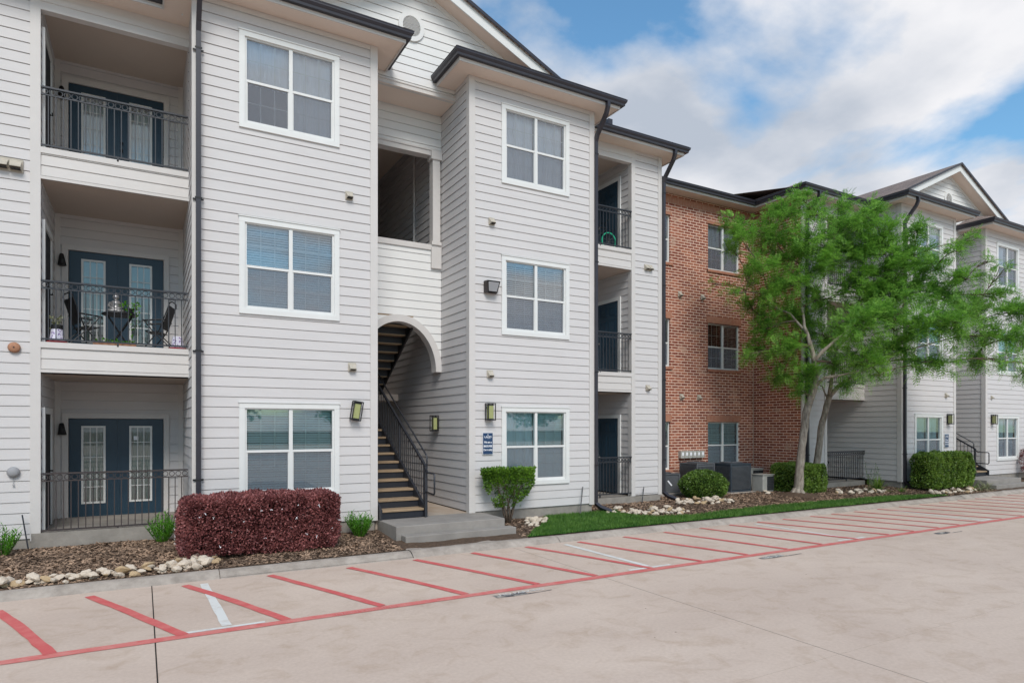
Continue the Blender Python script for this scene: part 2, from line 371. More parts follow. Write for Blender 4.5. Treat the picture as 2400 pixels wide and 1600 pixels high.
# ---------------------------------------------------------------- building pieces
BD = .1795
def siding(mb, O, a, n, L, z0, z1, holes=(), zb=-.09, clip=None):
    def P(s, off, z): return (O[0] + a[0] * s + n[0] * off, O[1] + a[1] * s + n[1] * off, z)
    k0 = math.floor((z0 - zb) / BD + 1e-6); k1 = math.ceil((z1 - zb) / BD)
    for k in range(k0, k1):
        zr = zb + k * BD; ra = max(zr, z0); rb = min(zr + BD, z1)
        if rb - ra < .003: continue
        segs = [(0, L)] if clip is None else clip((ra + rb) / 2)
        for (sa, sb) in segs:
            br = {sa, sb}
            for h in holes:
                for q in (h[0], h[1]):
                    if sa < q < sb: br.add(q)
            br = sorted(br)
            for i in range(len(br) - 1):
                x0, x1 = br[i], br[i + 1]
                if x1 - x0 < 1e-4: continue
                xm = (x0 + x1) / 2; rng = [(ra, rb)]
                for h in holes:
                    if h[0] < xm < h[1]:
                        nr = []
                        for (p, q) in rng:
                            if h[3] <= p or h[2] >= q: nr.append((p, q)); continue
                            if h[2] > p: nr.append((p, h[2]))
                            if h[3] < q: nr.append((h[3], q))
                        rng = nr
                prof = [(-.002, zr), (-.002, zr + .0105), (.019, zr + .0105), (.007, zr + BD)]
                for (p, q) in rng:
                    if q - p < .002: continue
                    for j in range(3):
                        (o1, a1), (o2, a2) = prof[j], prof[j + 1]
                        if a2 == a1:
                            if p <= a1 <= q: mb.quad(P(x0, o1, a1), P(x1, o1, a1), P(x1, o2, a2), P(x0, o2, a2))
                            continue
                        c1, c2 = max(a1, p), min(a2, q)
                        if c2 - c1 < 1e-4: continue
                        f1 = o1 + (o2 - o1) * (c1 - a1) / (a2 - a1); f2 = o1 + (o2 - o1) * (c2 - a1) / (a2 - a1)
                        mb.quad(P(x0, f1, c1), P(x1, f1, c1), P(x1, f2, c2), P(x0, f2, c2))
    return mb
def obox(mb, O, a, n, s0, s1, o0, o1, z0, z1):
    """box in a wall's frame: along a from s0 to s1, outward n from o0 to o1"""
    xs = [O[0] + a[0] * s + n[0] * o for s in (s0, s1) for o in (o0, o1)]; ys = [O[1] + a[1] * s + n[1] * o for s in (s0, s1) for o in (o0, o1)]
    return mb.box(min(xs), min(ys), z0, max(xs), max(ys), z1)
def corner(mb, x, y, sx, sy, z0, z1, w=.115, t=.03):
    """corner boards at an outside corner; sx/sy point from the corner into the wall faces"""
    fx = sorted((x - sx * t, x + sx * w)); mb.box(fx[0], min(y, y - sy * t), z0, fx[1], max(y, y - sy * t), z1)
    sxx = sorted((x - sx * t, x)); syy = sorted((y, y + sy * w)); mb.box(sxx[0], syy[0], z0, sxx[1], syy[1], z1)
def sweep(mb, path, prof, closed=True):
    k = len(path); dirs = []
    for i in range(k - 1):
        d = (path[i + 1][0] - path[i][0], path[i + 1][1] - path[i][1]); l = math.hypot(*d); dirs.append((d[1] / l, -d[0] / l))
    n0 = len(mb.v); m = len(prof)
    for i in range(k):
        if i == 0: mt = dirs[0]
        elif i == k - 1: mt = dirs[-1]
        else:
            a, b = dirs[i - 1], dirs[i]; q = 1 + a[0] * b[0] + a[1] * b[1]; mt = ((a[0] + b[0]) / q, (a[1] + b[1]) / q)
        for (o, z) in prof: mb.v.append((path[i][0] + mt[0] * o, path[i][1] + mt[1] * o, z))
    for i in range(k - 1):
        for j in range(m if closed else m - 1):
            a = n0 + i * m + j; b = n0 + i * m + (j + 1) % m; mb.f.append((a, b, b + m, a + m))
    if closed:
        mb.f.append(tuple(n0 + j for j in range(m))); mb.f.append(tuple(n0 + (k - 1) * m + j for j in reversed(range(m))))
    return mb
def eaves(bld, path, z=9.16, brick=False):
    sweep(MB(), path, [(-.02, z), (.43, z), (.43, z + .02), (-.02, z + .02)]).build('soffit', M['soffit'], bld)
    sweep(MB(), path, [(.43, z - .022), (.455, z - .022), (.455, z + .19), (.43, z + .19)]).build('fascia', M['trim'], bld)
    g = z + .045
    sweep(MB(), path, [(.457, g), (.535, g), (.541, g + .045), (.552, g + .055), (.575, g + .09), (.575, g + .12), (.583, g + .124), (.583, g + .135), (.563, g + .135), (.457, g + .135)]).build('gutter', M['gutter'], bld)
    sweep(MB(), path, [(.56, z + .20), (-.72, z + .20 + 1.28 * .45), (-.72, z + .17 + 1.28 * .45), (.50, z + .19)]).build('eave_roof', M['shingle'], bld)

def window(bld, O, a, n, s0, s1, z0, z1, kinds=('slat', 'slat'), trim=True, tw=.095, deep=0.0, screens=(1, 1), muntin=True):
    w = empty('window', (O[0] + a[0] * (s0 + s1) / 2, O[1] + a[1] * (s0 + s1) / 2, z0), 0, bld)
    B = lambda mb, *q: obox(mb, O, a, n, *q)
    if trim:
        m = MB(); B(m, s0, s1, .0, .042, z1 - tw, z1); B(m, s0, s1, .0, .045, z0, z0 + tw * .95)
        B(m, s0, s0 + tw, .0, .040, z0 + tw * .95, z1 - tw); B(m, s1 - tw, s1, .0, .040, z0 + tw * .95, z1 - tw)
        B(m, s0 - .012, s1 + .012, .0, .058, z1, z1 + .018)
        m.build('trim', M['white'], w)
        i0, i1, b0, b1 = s0 + tw, s1 - tw, z0 + tw, z1 - tw
    else: i0, i1, b0, b1 = s0, s1, z0, z1
    fw = .034; mid = (i0 + i1) / 2; mh = .032; zm = (b0 + b1) / 2 - .01
    d = -deep
    f = MB()
    B(f, i0 - .012, i0 + fw, d - .07, d + .012, b0 - .012, b1 + .012); B(f, i1 - fw, i1 + .012, d - .07, d + .012, b0 - .012, b1 + .012)
    B(f, i0 + fw, i1 - fw, d - .07, d + .010, b0 - .012, b0 + fw); B(f, i0 + fw, i1 - fw, d - .07, d + .010, b1 - fw * .7, b1 + .012)
    B(f, mid - mh, mid + mh, d - .07, d + .014, b0 + fw, b1 - fw * .7)
    for (ua, ub) in ((i0 + fw, mid - mh), (mid + mh, i1 - fw)):
        B(f, ua, ub, d - .05, d + .006, zm - .02, zm + .024)
        B(f, ua, ua + .018, d - .055, d - .004, b0 + fw, zm - .02); B(f, ub - .018, ub, d - .055, d - .004, b0 + fw, zm - .02)
        B(f, ua + .018, ub - .018, d - .055, d - .004, b0 + fw, b0 + fw + .022)
    f.build('frame', M['white'], w)
    g = MB(); sc = MB(); mu = MB(); hassc = False
    for ui, (ua, ub) in enumerate(((i0 + fw, mid - mh), (mid + mh, i1 - fw))):
        P = lambda s, o, z: (O[0] + a[0] * s + n[0] * o, O[1] + a[1] * s + n[1] * o, z)
        g.quad(P(ua, d - .022, zm + .024), P(ub, d - .022, zm + .024), P(ub, d - .022, b1 - fw * .7), P(ua, d - .022, b1 - fw * .7))
        g.quad(P(ua, d - .038, b0 + fw), P(ub, d - .038, b0 + fw), P(ub, d - .038, zm), P(ua, d - .038, zm))
        if screens[ui]:
            hassc = True
            sc.quad(P(ua + .018, d - .010, b0 + fw + .022), P(ub - .018, d - .010, b0 + fw + .022), P(ub - .018, d - .010, zm - .02), P(ua + .018, d - .010, zm - .02))
        if muntin:
            for (oo, q0, q1) in ((d - .026, zm + .024, b1 - fw * .7), (d - .044, b0 + fw, zm)):
                for k in (1, 2):
                    x = ua + (ub - ua) * k / 3; B(mu, x - .008, x + .008, oo - .005, oo, q0, q1)
                zc = (q0 + q1) / 2; B(mu, ua, ub, oo - .004, oo - .001, zc - .008, zc + .008)
    g.build('pane', M['glass_teal' if z0 < 1 else 'glass'], w)
    if hassc: sc.build('screen', M['screen'], w)
    if muntin: mu.build('muntin', M['white'], w)
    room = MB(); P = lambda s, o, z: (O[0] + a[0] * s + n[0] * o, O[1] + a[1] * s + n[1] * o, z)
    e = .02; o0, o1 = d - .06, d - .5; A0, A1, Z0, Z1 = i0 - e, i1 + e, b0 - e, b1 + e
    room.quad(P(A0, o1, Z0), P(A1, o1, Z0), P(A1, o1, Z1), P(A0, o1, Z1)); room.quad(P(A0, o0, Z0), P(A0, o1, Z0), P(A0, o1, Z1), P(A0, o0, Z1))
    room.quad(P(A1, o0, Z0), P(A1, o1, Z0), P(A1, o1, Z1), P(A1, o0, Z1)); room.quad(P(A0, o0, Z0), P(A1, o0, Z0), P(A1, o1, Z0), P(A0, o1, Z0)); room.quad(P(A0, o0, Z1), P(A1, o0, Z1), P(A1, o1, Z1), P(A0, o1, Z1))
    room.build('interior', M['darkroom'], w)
    for ui, (ua, ub) in enumerate(((i0 + .03, mid - .012), (mid + .012, i1 - .03))):
        kd = kinds[ui]
        if kd == 'none': continue
        bm = MB()
        if kd.startswith('slat'):
            gap = {'slat': .97, 'slat_open': .55, 'slat_mid': .84}[kd]; z = b1 - .06; B(bm, ua, ub, d - .13, d - .09, b1 - .055, b1 + .01)
            sag = random.uniform(-.004, .004)
            while z > b0 + .02:
                j = random.uniform(-.003, .003); h = .044 * gap
                bm.quad(P(ua, d - .095, z - h + j - sag), P(ub, d - .095, z - h + j + sag), P(ub, d - .125, z + j + sag), P(ua, d - .125, z + j - sag)); z -= .044
            bm.build('blind', M['blind'], w)
        else:
            zb_ = b0 if kd == 'sheet' else zm; K = 26
            for k in range(K):
                xa = ua + (ub - ua) * k / K; xb = ua + (ub - ua) * (k + 1) / K
                fa = math.sin(k * 1.9 + s0 * 7) * .012; fb = math.sin((k + 1) * 1.9 + s0 * 7) * .012
                bm.quad(P(xa, d - .12 + fa, zb_), P(xb, d - .12 + fb, zb_), P(xb, d - .12 + fb * .4, b1), P(xa, d - .12 + fa * .4, b1))
            bm.build('curtain', M['sheet'], w)
    return w
def whole(s0, s1, z0, z1, tw=.095): return (s0 + tw - .012, s1 - tw + .012, z0 + tw - .012, z1 - tw + .012)

def railing(bld, x0, x1, Y, zt, zb, rust=False, hh=None):
    r = empty('balcony_railing', ((x0 + x1) / 2, Y, zb), 0, bld); mt = M['iron_rust'] if rust else M['iron']
    MB().box(x0, Y - .024, zt - .028, x1, Y + .024, zt).build('top_rail', mt, r)
    m = MB(); m.box(x0, Y - .012, zt - .150, x1, Y + .012, zt - .130)
    n = max(2, round((x1 - x0) / .107)); p = (x1 - x0) / n
    for i in range(n):
        m.ring((x0 + p * (i + .5), Y, zt - .079), (1, 0, 0), (0, 0, 1), .043, .011, 12)
    m.build('ring_band', mt, r)
    MB().box(x0, Y - .014, zb, x1, Y + .014, zb + .028).build('bottom_rail', mt, r)
    b0 = MB().box(-.0075, -.0075, 0, .0075, .0075, zt - .15 - zb - .028).build('baluster', mt, r, world=False)
    ro = ORG[r.name]
    for i in range(1, n):
        b = b0 if i == 1 else b0.copy()
        if i > 1: COL.objects.link(b); b.parent = r
        b.location = (x0 + p * i - ro[0], Y - ro[1], zb + .028 - ro[2])
    MB().box((x0 + x1) / 2 - .014, Y - .014, zb - .06, (x0 + x1) / 2 + .014, Y + .014, zb).build('bracket', mt, r)
    return r

def french_door(bld, x0, x1, z0, z1, Y, sheet='sheet', tw=.105, handle=True, sticker=False):
    """pair of glazed navy doors in a wall facing -Y; x0..x1, z0..z1 outer trim"""
    r = empty('french_door', ((x0 + x1) / 2, Y, z0), 0, bld)
    MB().box(x0, Y - .045, z1 - tw, x1, Y, z1).box(x0, Y - .042, z0, x0 + tw, Y, z1 - tw).box(x1 - tw, Y - .042, z0, x1, Y, z1 - tw).build('trim', M['trim'], r)
    i0, i1, b1 = x0 + tw, x1 - tw, z1 - tw; mid = (i0 + i1) / 2
    fr = MB(); lf = MB(); gl = MB(); bl = MB()
    for (a, b) in ((i0 + .01, mid - .006), (mid + .006, i1 - .01)):
        st = .215 * (b - a) / .83; ga, gb = a + st, b - st; g0, g1 = z0 + .29, b1 - .16
        lf.box(a, Y, z0 + .01, ga, Y + .04, b1 - .01).box(gb, Y, z0 + .01, b, Y + .04, b1 - .01).box(ga, Y, z0 + .01, gb, Y + .04, g0).box(ga, Y, g1, gb, Y + .04, b1 - .01)
        t = .028
        fr.box(ga - .01, Y - .012, g0 - .01, ga + t, Y, g1 + .01).box(gb - t, Y - .012, g0 - .01, gb + .01, Y, g1 + .01).box(ga + t, Y - .012, g0 - .01, gb - t, Y, g0 + t).box(ga + t, Y - .012, g1 - t, gb - t, Y, g1 + .01)
        for k in (1, 2): x = ga + t + (gb - ga - 2 * t) * k / 3; fr.box(x - .008, Y - .004, g0 + t, x + .008, Y + .006, g1 - t)
        for k in (1, 2, 3, 4): z = g0 + t + (g1 - g0 - 2 * t) * k / 5; fr.box(ga + t, Y - .003, z - .008, gb - t, Y + .005, z + .008)
        gl.quad((ga, Y + .008, g0), (gb, Y + .008, g0), (gb, Y + .008, g1), (ga, Y + .008, g1))
        if sheet == 'slat':
            z = g1
            while z > g0: bl.quad((ga, Y + .035, z - .024), (gb, Y + .035, z - .024), (gb, Y + .052, z), (ga, Y + .052, z)); z -= .027
        else:
            zt = g1 if sheet == 'sheet' else g1 - .35
            K = 22
            for k in range(K):
                xa = ga + (gb - ga) * k / K; xb = ga + (gb - ga) * (k + 1) / K; fa = math.sin(k * 2.1) * .006; fb = math.sin((k + 1) * 2.1) * .006
                bl.quad((xa, Y + .05 + fa, g0), (xb, Y + .05 + fb, g0), (xb, Y + .05 + fb, zt), (xa, Y + .05 + fa, zt))
        bl.quad((ga - .05, Y + .2, g0 - .05), (gb + .05, Y + .2, g0 - .05), (gb + .05, Y + .2, g1 + .05), (ga - .05, Y + .2, g1 + .05))
    lf.box(mid - .004, Y - .012, z0 + .01, mid + .03, Y - .001, b1 - .01)
    lf.build('door_leaf', M['navy'], r); fr.build('glazing_bars', M['white'], r); gl.build('pane', M['glass_clear'], r); bl.build('curtain', M['sheet' if sheet == 'half' else 'door_blind'], r)
    if handle:
        h = MB(); c = (mid + .075, Y - .02, z0 + .95)
        for zz in (0, .15): h.tube([(c[0], Y, c[2] + zz), (c[0], Y - .045, c[2] + zz)], [.012, .028], 10)
        h.build('door_knob', M['black'], r, smooth=True)
    if sticker:
        mb = MB().box(mid + .006 + .215 + .065, Y + .001, b1 - .16 - .28, mid + .215 + .155, Y + .005, b1 - .16 - .20); s = mb.build('sticker', M['ink'], r)
    return r
def panel_door(bld, X, y0, y1, z0, z1, sgn=-1, tw=.10):
    """six-panel navy door in a wall facing sgn*X; y0..y1 door leaf"""
    r = empty('front_door', (X, (y0 + y1) / 2, z0), 0, bld); s = sgn
    def bx(mb, o0, o1, ya, yb, za, zb): return mb.box(min(X + s * o0, X + s * o1), ya, za, max(X + s * o0, X + s * o1), yb, zb)
    t = MB(); bx(t, 0, .045, y0 - tw, y0, z0, z1); bx(t, 0, .045, y1, y1 + tw, z0, z1); bx(t, 0, .045, y0 - tw, y1 + tw, z1, z1 + tw); t.build('trim', M['white'], r)
    d = MB(); bx(d, -.02, .026, y0, y1, z0, z1); w = y1 - y0; h = z1 - z0
    for (a, b) in ((.13, .43), (.57, .87)):
        for (p, q) in ((.07, .30), (.36, .76), (.82, .94)):
            ya, yb, za, zb = y0 + w * a, y0 + w * b, z0 + h * p, z0 + h * q; e = .014
            for (A, B_, C, D) in ((ya, yb, za, za + e), (ya, yb, zb - e, zb), (ya, ya + e, za + e, zb - e), (yb - e, yb, za + e, zb - e)): bx(d, .026, .036, A, B_, C, D)
            bx(d, .026, .033, ya + .045, yb - .045, za + .045, zb - .045)
    d.build('door_leaf', M['navy'], r)
    MB().tube([(X + s * .006, y1 - .08, z0 + .95), (X + s * .06, y1 - .08, z0 + .95)], [.014, .028], 10).build('door_knob', M['silver'], r, smooth=True)
    return r
def balcony(bld, x0, x1, Yf, Yb, top=8.8, x0s=True, x1s=True, holes_back=(), lev=((-.08, 2.62), (3.13, 5.92), (6.42, 8.95)), rightwall_front=None):
    wl = MB()
    for li, (z0, z1) in enumerate(lev):
        siding(wl, (x0, Yb), (1, 0), (0, -1), x1 - x0, z0, z1, [h for h in holes_back if h[2] >= z0 - .1 and h[3] <= z1 + .1])
        siding(wl, (x0, Yf + .03), (0, 1), (1, 0), Yb - Yf - .03, z0, z1)
        siding(wl, (x1, (rightwall_front or Yf + .03)), (0, 1), (-1, 0), Yb - (rightwall_front or Yf + .03), z0, z1)
    wl.build('balcony_wall', M['siding'], bld)
    for k, (z0, z1) in enumerate(lev):
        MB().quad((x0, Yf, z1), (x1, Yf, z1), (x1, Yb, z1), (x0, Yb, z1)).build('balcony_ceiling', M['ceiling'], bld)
    for (z0, z1) in ((2.65, 3.16), (5.93, 6.46)):
        p = MB(); siding(p, (x0, Yf), (1, 0), (0, -1), x1 - x0, z0, z1, zb=z0 + .045 - BD)
        p.box(x0, Yf - .034, z1 - .095, x1, Yf + .10, z1 + .004).box(x0, Yf - .030, z0 - .004, x1, Yf + .06, z0 + .045)
        p.box(x0, Yf + .0, z1 - .1, x1, Yb, z1 - .03)
        p.build('parapet', M['trim'], bld)
    MB().box(x0, Yf - .03, 8.79, x1, Yf + .12, 8.96).box(x0, Yf - .045, 8.93, x1, Yf - .03, 9.02).box(x0, Yf - .03, 8.96, x1, Yf + .02, 9.16).build('beam', M['trim'], bld)
    for (xx, sg) in ((x0, 1), (x1, -1)):
        for (z0, z1) in lev: MB().box(min(xx, xx + sg * .1), Yb - .03, z0, max(xx, xx + sg * .1), Yb, z1).build('corner_trim', M['trim'], bld)
def downspout(bld, x, y, y_out, zt=9.2, foot=(0, -.35), z0=-.18, dx=0):
    """dark square downspout at wall point (x, y); y_out = the gutter outlet; foot = direction of the shoe"""
    m = MB(); w = .092
    m.tube([(x + dx, y_out, zt), (x + dx, y_out, zt - .10), (x + dx * .9, y_out + .06, zt - .24), (x + dx * .1, y - .14, zt - .60), (x, y - .075, zt - .74), (x, y - .075, z0 + .10), (x + foot[0] * .3, y - .075 + foot[1] * .3, z0), (x + foot[0], y - .075 + foot[1], z0 - .10)], .05, sq=(w, .078))
    m.build('downspout', M['gutter'], bld)
    s = MB()
    for z in (zt - 1.05, zt - 3.6, zt - 6.2, zt - 8.4):
        s.box(x - .085, y - .03, z, x + .085, y - .018, z + .03).box(x - .056, y - .124, z, x + .056, y - .114, z + .03)
    s.build('downspout_strap', M['black'], bld)

def stair_recess(bld, x0, x1, Yw, Yf, mirror):
    """open stair hall between two bays: x0..x1, bay fronts at Yf, recessed wall with arch at Yw"""
    Wd = x1 - x0; cx = (x0 + x1) / 2; fx = (lambda s: x0 + s) if not mirror else (lambda s: x1 - s)
    def sbox(mb, s0, s1, ya, yb, za, zb): a, b = sorted((fx(s0), fx(s1))); return mb.box(a, ya, za, b, yb, zb)
    # side walls of the hall and back wall
    w = MB(); siding(w, (x0, Yf), (0, 1), (1, 0), 20 - Yf, -.07, 8.91); siding(w, (x1, Yf), (0, 1), (-1, 0), 20 - Yf, -.07, 8.91); siding(w, (x0, 20), (1, 0), (0, -1), Wd, -.1, 8.91); siding(w, (x0, Yf), (0, 1), (1, 0), .80, 8.91, 9.17); siding(w, (x1, Yf), (0, 1), (-1, 0), .80, 8.91, 9.17)
    w.build('hall_wall', M['siding'], bld)
    # recessed front wall, arch opening and upper opening
    a_, b_ = .955, 1.17
    def clip(z):
        if z < 2.99: return [(.0, .03), (Wd - .03, Wd)]
        q = (z - 2.99) / b_
        if q >= 1: return [(0, Wd)]
        h = a_ * math.sqrt(1 - q * q); return [(0, Wd / 2 - h), (Wd / 2 + h, Wd)]
    f = MB(); siding(f, (x0, Yw), (1, 0), (0, -1), Wd, 2.99, 8.91, [(.0, Wd - .0, 5.88, 8.02)], clip=clip)
    f.box(x0, Yw + .01, 4.24, x1, Yw + .18, 5.85)
    f.build('arch_wall', M['gable'], bld)
    ar = MB(); K = 40; ai, bi, ao, bo = .875, 1.09, 1.025, 1.245; y0, y1 = Yw - .05, Yw + .22
    def E(a, b, k): t = math.pi * k / K; return (cx + a * math.cos(t), 2.99 + b * math.sin(t))
    for k in range(K):
        p0, p1 = E(ai, bi, k), E(ai, bi, k + 1); q0, q1 = E(ao, bo, k), E(ao, bo, k + 1)
        ar.quad((p0[0], y0, p0[1]), (q0[0], y0, q0[1]), (q1[0], y0, q1[1]), (p1[0], y0, p1[1]))
        ar.quad((p0[0], y0, p0[1]), (p1[0], y0, p1[1]), (p1[0], y1, p1[1]), (p0[0], y1, p0[1]))
        ar.quad((q0[0], y0, q0[1]), (q1[0], y0, q1[1]), (q1[0], Yw, q1[1]), (q0[0], Yw, q0[1]))
        ar.quad((p0[0], y1, p0[1]), (q0[0], y1, q0[1]), (q1[0], y1, q1[1]), (p1[0], y1, p1[1]))
    for sg in (-1, 1):
        xa, xb = sorted((cx + sg * ai, cx + sg * ao)); ar.box(xa, y0, 2.985, xb, y1, 2.9899)
    ar.build('arch_trim', M['trim'], bld)
    t = MB(); t.box(x0, Yw - .045, 5.78, x1 - .0, Yw + .20, 5.90).box(x0, Yw - .03, 7.95, x1, Yw + .20, 8.06).box(x0, Yw - .05, 8.06, x1, Yw + .02, 8.10)
    t.build('opening_trim', M['trim'], bld)
    c = MB(); sa, sb = (Wd - .235, Wd - .055); 
    sbox(c, sa, sb, Yw - .06, Yw + .14, 5.98, 7.86); sbox(c, sa - .04, sb + .035, Yw - .09, Yw + .17, 7.86, 8.05); sbox(c, sa - .03, sb + .03, Yw - .08, Yw + .16, 5.90, 5.98); sbox(c, sa - .035, sb + .03, Yw - .075, Yw - .0, 5.36, 5.84)
    sbox(c, sb, Wd, Yw + .02, Yw + .1, 5.9, 7.95)
    c.build('column', M['trim'], bld)
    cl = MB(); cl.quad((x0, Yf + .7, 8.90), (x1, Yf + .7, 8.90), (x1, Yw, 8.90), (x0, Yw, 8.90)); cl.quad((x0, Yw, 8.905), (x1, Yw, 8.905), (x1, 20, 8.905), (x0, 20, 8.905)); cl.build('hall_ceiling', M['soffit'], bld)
    fl = MB(); sbox(fl, .02, Wd - .02, 16.7, 20, 2.42, 2.60); sbox(fl, .02, Wd - .02, 13.98, 15.0, 4.5, 4.66); sbox(fl, .02, Wd - .02, 17.4, 20, 6.25, 6.44); sbox(fl, .02, 1.35, 16.72, 16.8, 2.0, 2.42)
    fl.build('hall_landing', M['soffit'], bld)
    pp = MB(); pp.tube([(fx(Wd - .05), 15.45, 5.9), (fx(Wd - .05), 15.45, 8.9)], .03, 8); pp.build('pipe', M['trim'], bld)
    # flight one: rises away from the entrance
    st = empty('staircase', (fx(.5), Yf, -.09), 0, bld)
    y, z, rise, run = Yf - .08, -.09, .1757, .293
    risers = MB()
    for k in range(15):
        tr = MB(); z1 = z + rise; y0_ = y - .03
        sbox(tr, .10, .965, y0_, y + run + .02, z1 - .045, z1); tr.build('tread', M['wood'], st, bevel=.006)
        sbox(risers, .10, .965, y, y + .02, z, z1 - .045)
        y += run; z = z1
    risers.build('riser', M['stringer'], st)
    sg = MB(); L = 15 * run
    for s in (.045, .97):
        a0 = (fx(s), Yf - .15, -.09); zz = rise / run
        x = fx(s); dx = .035 * (1 if not mirror else -1)
        pts = [(Yf - .16, -.09), (Yf - .16, .10), (Yf - .08 + L, rise * 15 + .10), (Yf - .08 + L, rise * 15 - .2), (Yf + .22, -.09)]
        A = [(x, p[0], p[1]) for p in pts]; Bq = [(x + dx, p[0], p[1]) for p in pts]
        sg.poly(A); sg.poly(Bq[::-1])
        for i in range(5): j = (i + 1) % 5; sg.quad(A[i], A[j], Bq[j], Bq[i])
    sg.build('stringer', M['iron'], st)
    # flight two, seen from below
    y, z = 16.2, 2.6
    tr = MB(); rs = MB(); s2 = MB()
    yy, zz_ = 16.15, 2.66
    for k in range(9):
        sbox(tr, .25, 1.36, yy - .27, yy + .03, zz_ + rise - .045, zz_ + rise); sbox(rs, .25, 1.36, yy - .02, yy, zz_ - .02, zz_ + rise - .045); yy -= .255; zz_ += rise
    tr.build('upper_flight_treads', M['wood'], st); rs.build('upper_flight_risers', M['black'], st)
    x = fx(1.37)
    pts = [(16.3, 2.55), (16.3, 2.85), (16.15 - 9 * .255, 2.66 + 9 * rise + .12), (16.15 - 9 * .255, 2.66 + 9 * rise - .2)]
    A = [(x, p[0], p[1]) for p in pts]; Bq = [(x + (.04 if not mirror else -.04), p[0], p[1]) for p in pts]; s2.poly(A); s2.poly(Bq[::-1])
    for i in range(4): j = (i + 1) % 4; s2.quad(A[i], A[j], Bq[j], Bq[i])
    s2.build('upper_stringer', M['black'], st)
    # guard rail with balusters and the hand rail above it
    rl = empty('stair_railing', (fx(1.0), Yf - .1, -.09), 0, bld); sl = rise / run; X = fx(1.0); ym = Yf - .12; n = 34
    g = MB(); top = lambda yv, h: (X, yv, h + (yv - ym) * sl)
    g.tube([top(ym, .92), top(ym + 4.1, .92)], .022, sq=(.045, .045)); g.tube([top(ym, .10), top(ym + 4.1, .10)], .02, sq=(.035, .035))
    g.build('guard_rail', M['iron'], rl)
    b = MB()
    for k in range(1, n): yv = ym + 4.1 * k / n; b.tube([top(yv, .10), top(yv, .92)], .0075, sq=(.014, .014))
    b.build('balusters', M['iron'], rl)
    p = MB(); p.box(X - .028, ym - .03, -.09, X + .028, ym + .026, .93); p.tube([(X, ym + 1.55, .10 + .8), (X, ym + 1.55, 1.83)], .02, sq=(.04, .04)); p.build('newel_post', M['iron'], rl)
    h = MB(); xo = X + (.035 if not mirror else -.035)
    h.tube([(xo, ym + .02, .88), (xo, ym + .02, 1.10), (xo, ym + .07, 1.16), (xo, ym + 4.1, 1.16 + 4.03 * sl)], .017, 8)
    h.tube([(X, ym, .90), (X, ym - .10, .80), (X, ym - .42, .80), (X, ym - .45, .77), (X, ym - .45, .42), (X, ym - .42, .39), (X, ym, .41)], .019, 8)
    h.build('hand_rail', M['iron'], rl, smooth=True)

def gable(bld, cx, hw, Yg, Yfr, za, zrec, rx0, rx1, vent=True, back=18.2):
    """gable over the stair hall: apex z za at cx, half width hw, wall at Yg, rake boards at Yfr"""
    sl = .45; zt = lambda x: za - sl * abs(x - cx)
    def clip(z):
        h = (za - .22 - z) / sl
        if h <= 0: return []
        lim = hw if z > 9.35 else 0
        if z <= 9.36: return [(rx0 - (cx - hw), rx1 - (cx - hw))]
        return [(max(0, hw - h), min(2 * hw, hw + h))]
    w = MB(); siding(w, (cx - hw, Yg), (1, 0), (0, -1), 2 * hw, zrec + .08, za, clip=clip); w.build('gable_wall', M['gable'], bld)
    MB().box(rx0, Yg - .035, zrec - .01, rx1, Yg + .03, zrec + .10).box(rx0, Yg - .05, zrec + .10, rx1, Yg - .0, zrec + .125).build('gable_base_trim', M['trim'], bld)
    rk = MB(); so = MB(); rf = MB(); eg = MB()
    for sg in (-1, 1):
        xe = cx + sg * hw; P = lambda x, y, dz: (x, y, zt(x) + dz)
        for (ya, yb, d0, d1, m) in ((Yfr, Yfr + .03, -.27, -.03, rk), (Yfr + .03, Yg, -.22, -.20, so), (Yfr - .05, back, -.03, .03, rf), (Yg - .03, Yg + .02, -.33, -.22, rk)):
            a = [P(cx, ya, d0), P(xe, ya, d0), P(xe, yb, d0), P(cx, yb, d0)]; b = [P(cx, ya, d1), P(xe, ya, d1), P(xe, yb, d1), P(cx, yb, d1)]
            m.poly(a).poly(b)
            for i in range(4): j = (i + 1) % 4; m.quad(a[i], a[j], b[j], b[i])
        eg.tube([(cx, Yfr - .06, za + .0), (xe, Yfr - .06, zt(xe) + .0)], .03, sq=(.02, .07))
    rk.build('rake_board', M['white'], bld); so.build('rake_soffit', M['soffit'], bld); rf.build('gable_roof', M['shingle'], bld); eg.build('roof_edge', M['gutter'], bld)
    v = MB(); vc = (cx, Yg - .05, 10.27); K = 32; ro, ri = .29, .20; louv = MB()
    for k in range(K):
        t0, t1 = 2 * math.pi * k / K, 2 * math.pi * (k + 1) / K
        q = lambda r, t, y: (vc[0] + r * math.cos(t), y, vc[2] + r * math.sin(t) * 1.08)
        v.quad(q(ri, t0, vc[1]), q(ro, t0, vc[1]), q(ro, t1, vc[1]), q(ri, t1, vc[1])); v.quad(q(ro, t0, vc[1]), q(ro, t1, vc[1]), q(ro, t1, Yg), q(ro, t0, Yg)); v.quad(q(ri, t0, vc[1]), q(ri, t1, vc[1]), q(ri, t1, Yg - .01), q(ri, t0, Yg - .01))
    v.build('vent_ring', M['gable'], bld)
    z = -ri * 1.08 + .012
    while z < ri * 1.08:
        h = ri * math.sqrt(max(0, 1 - (z / (ri * 1.08)) ** 2)); louv.quad((vc[0] - h, Yg - .045, vc[2] + z), (vc[0] + h, Yg - .045, vc[2] + z), (vc[0] + h, Yg - .026, vc[2] + z + .024), (vc[0] - h, Yg - .026, vc[2] + z + .024)); z += .028
    louv.build('vent_louver', M['gable'], bld)

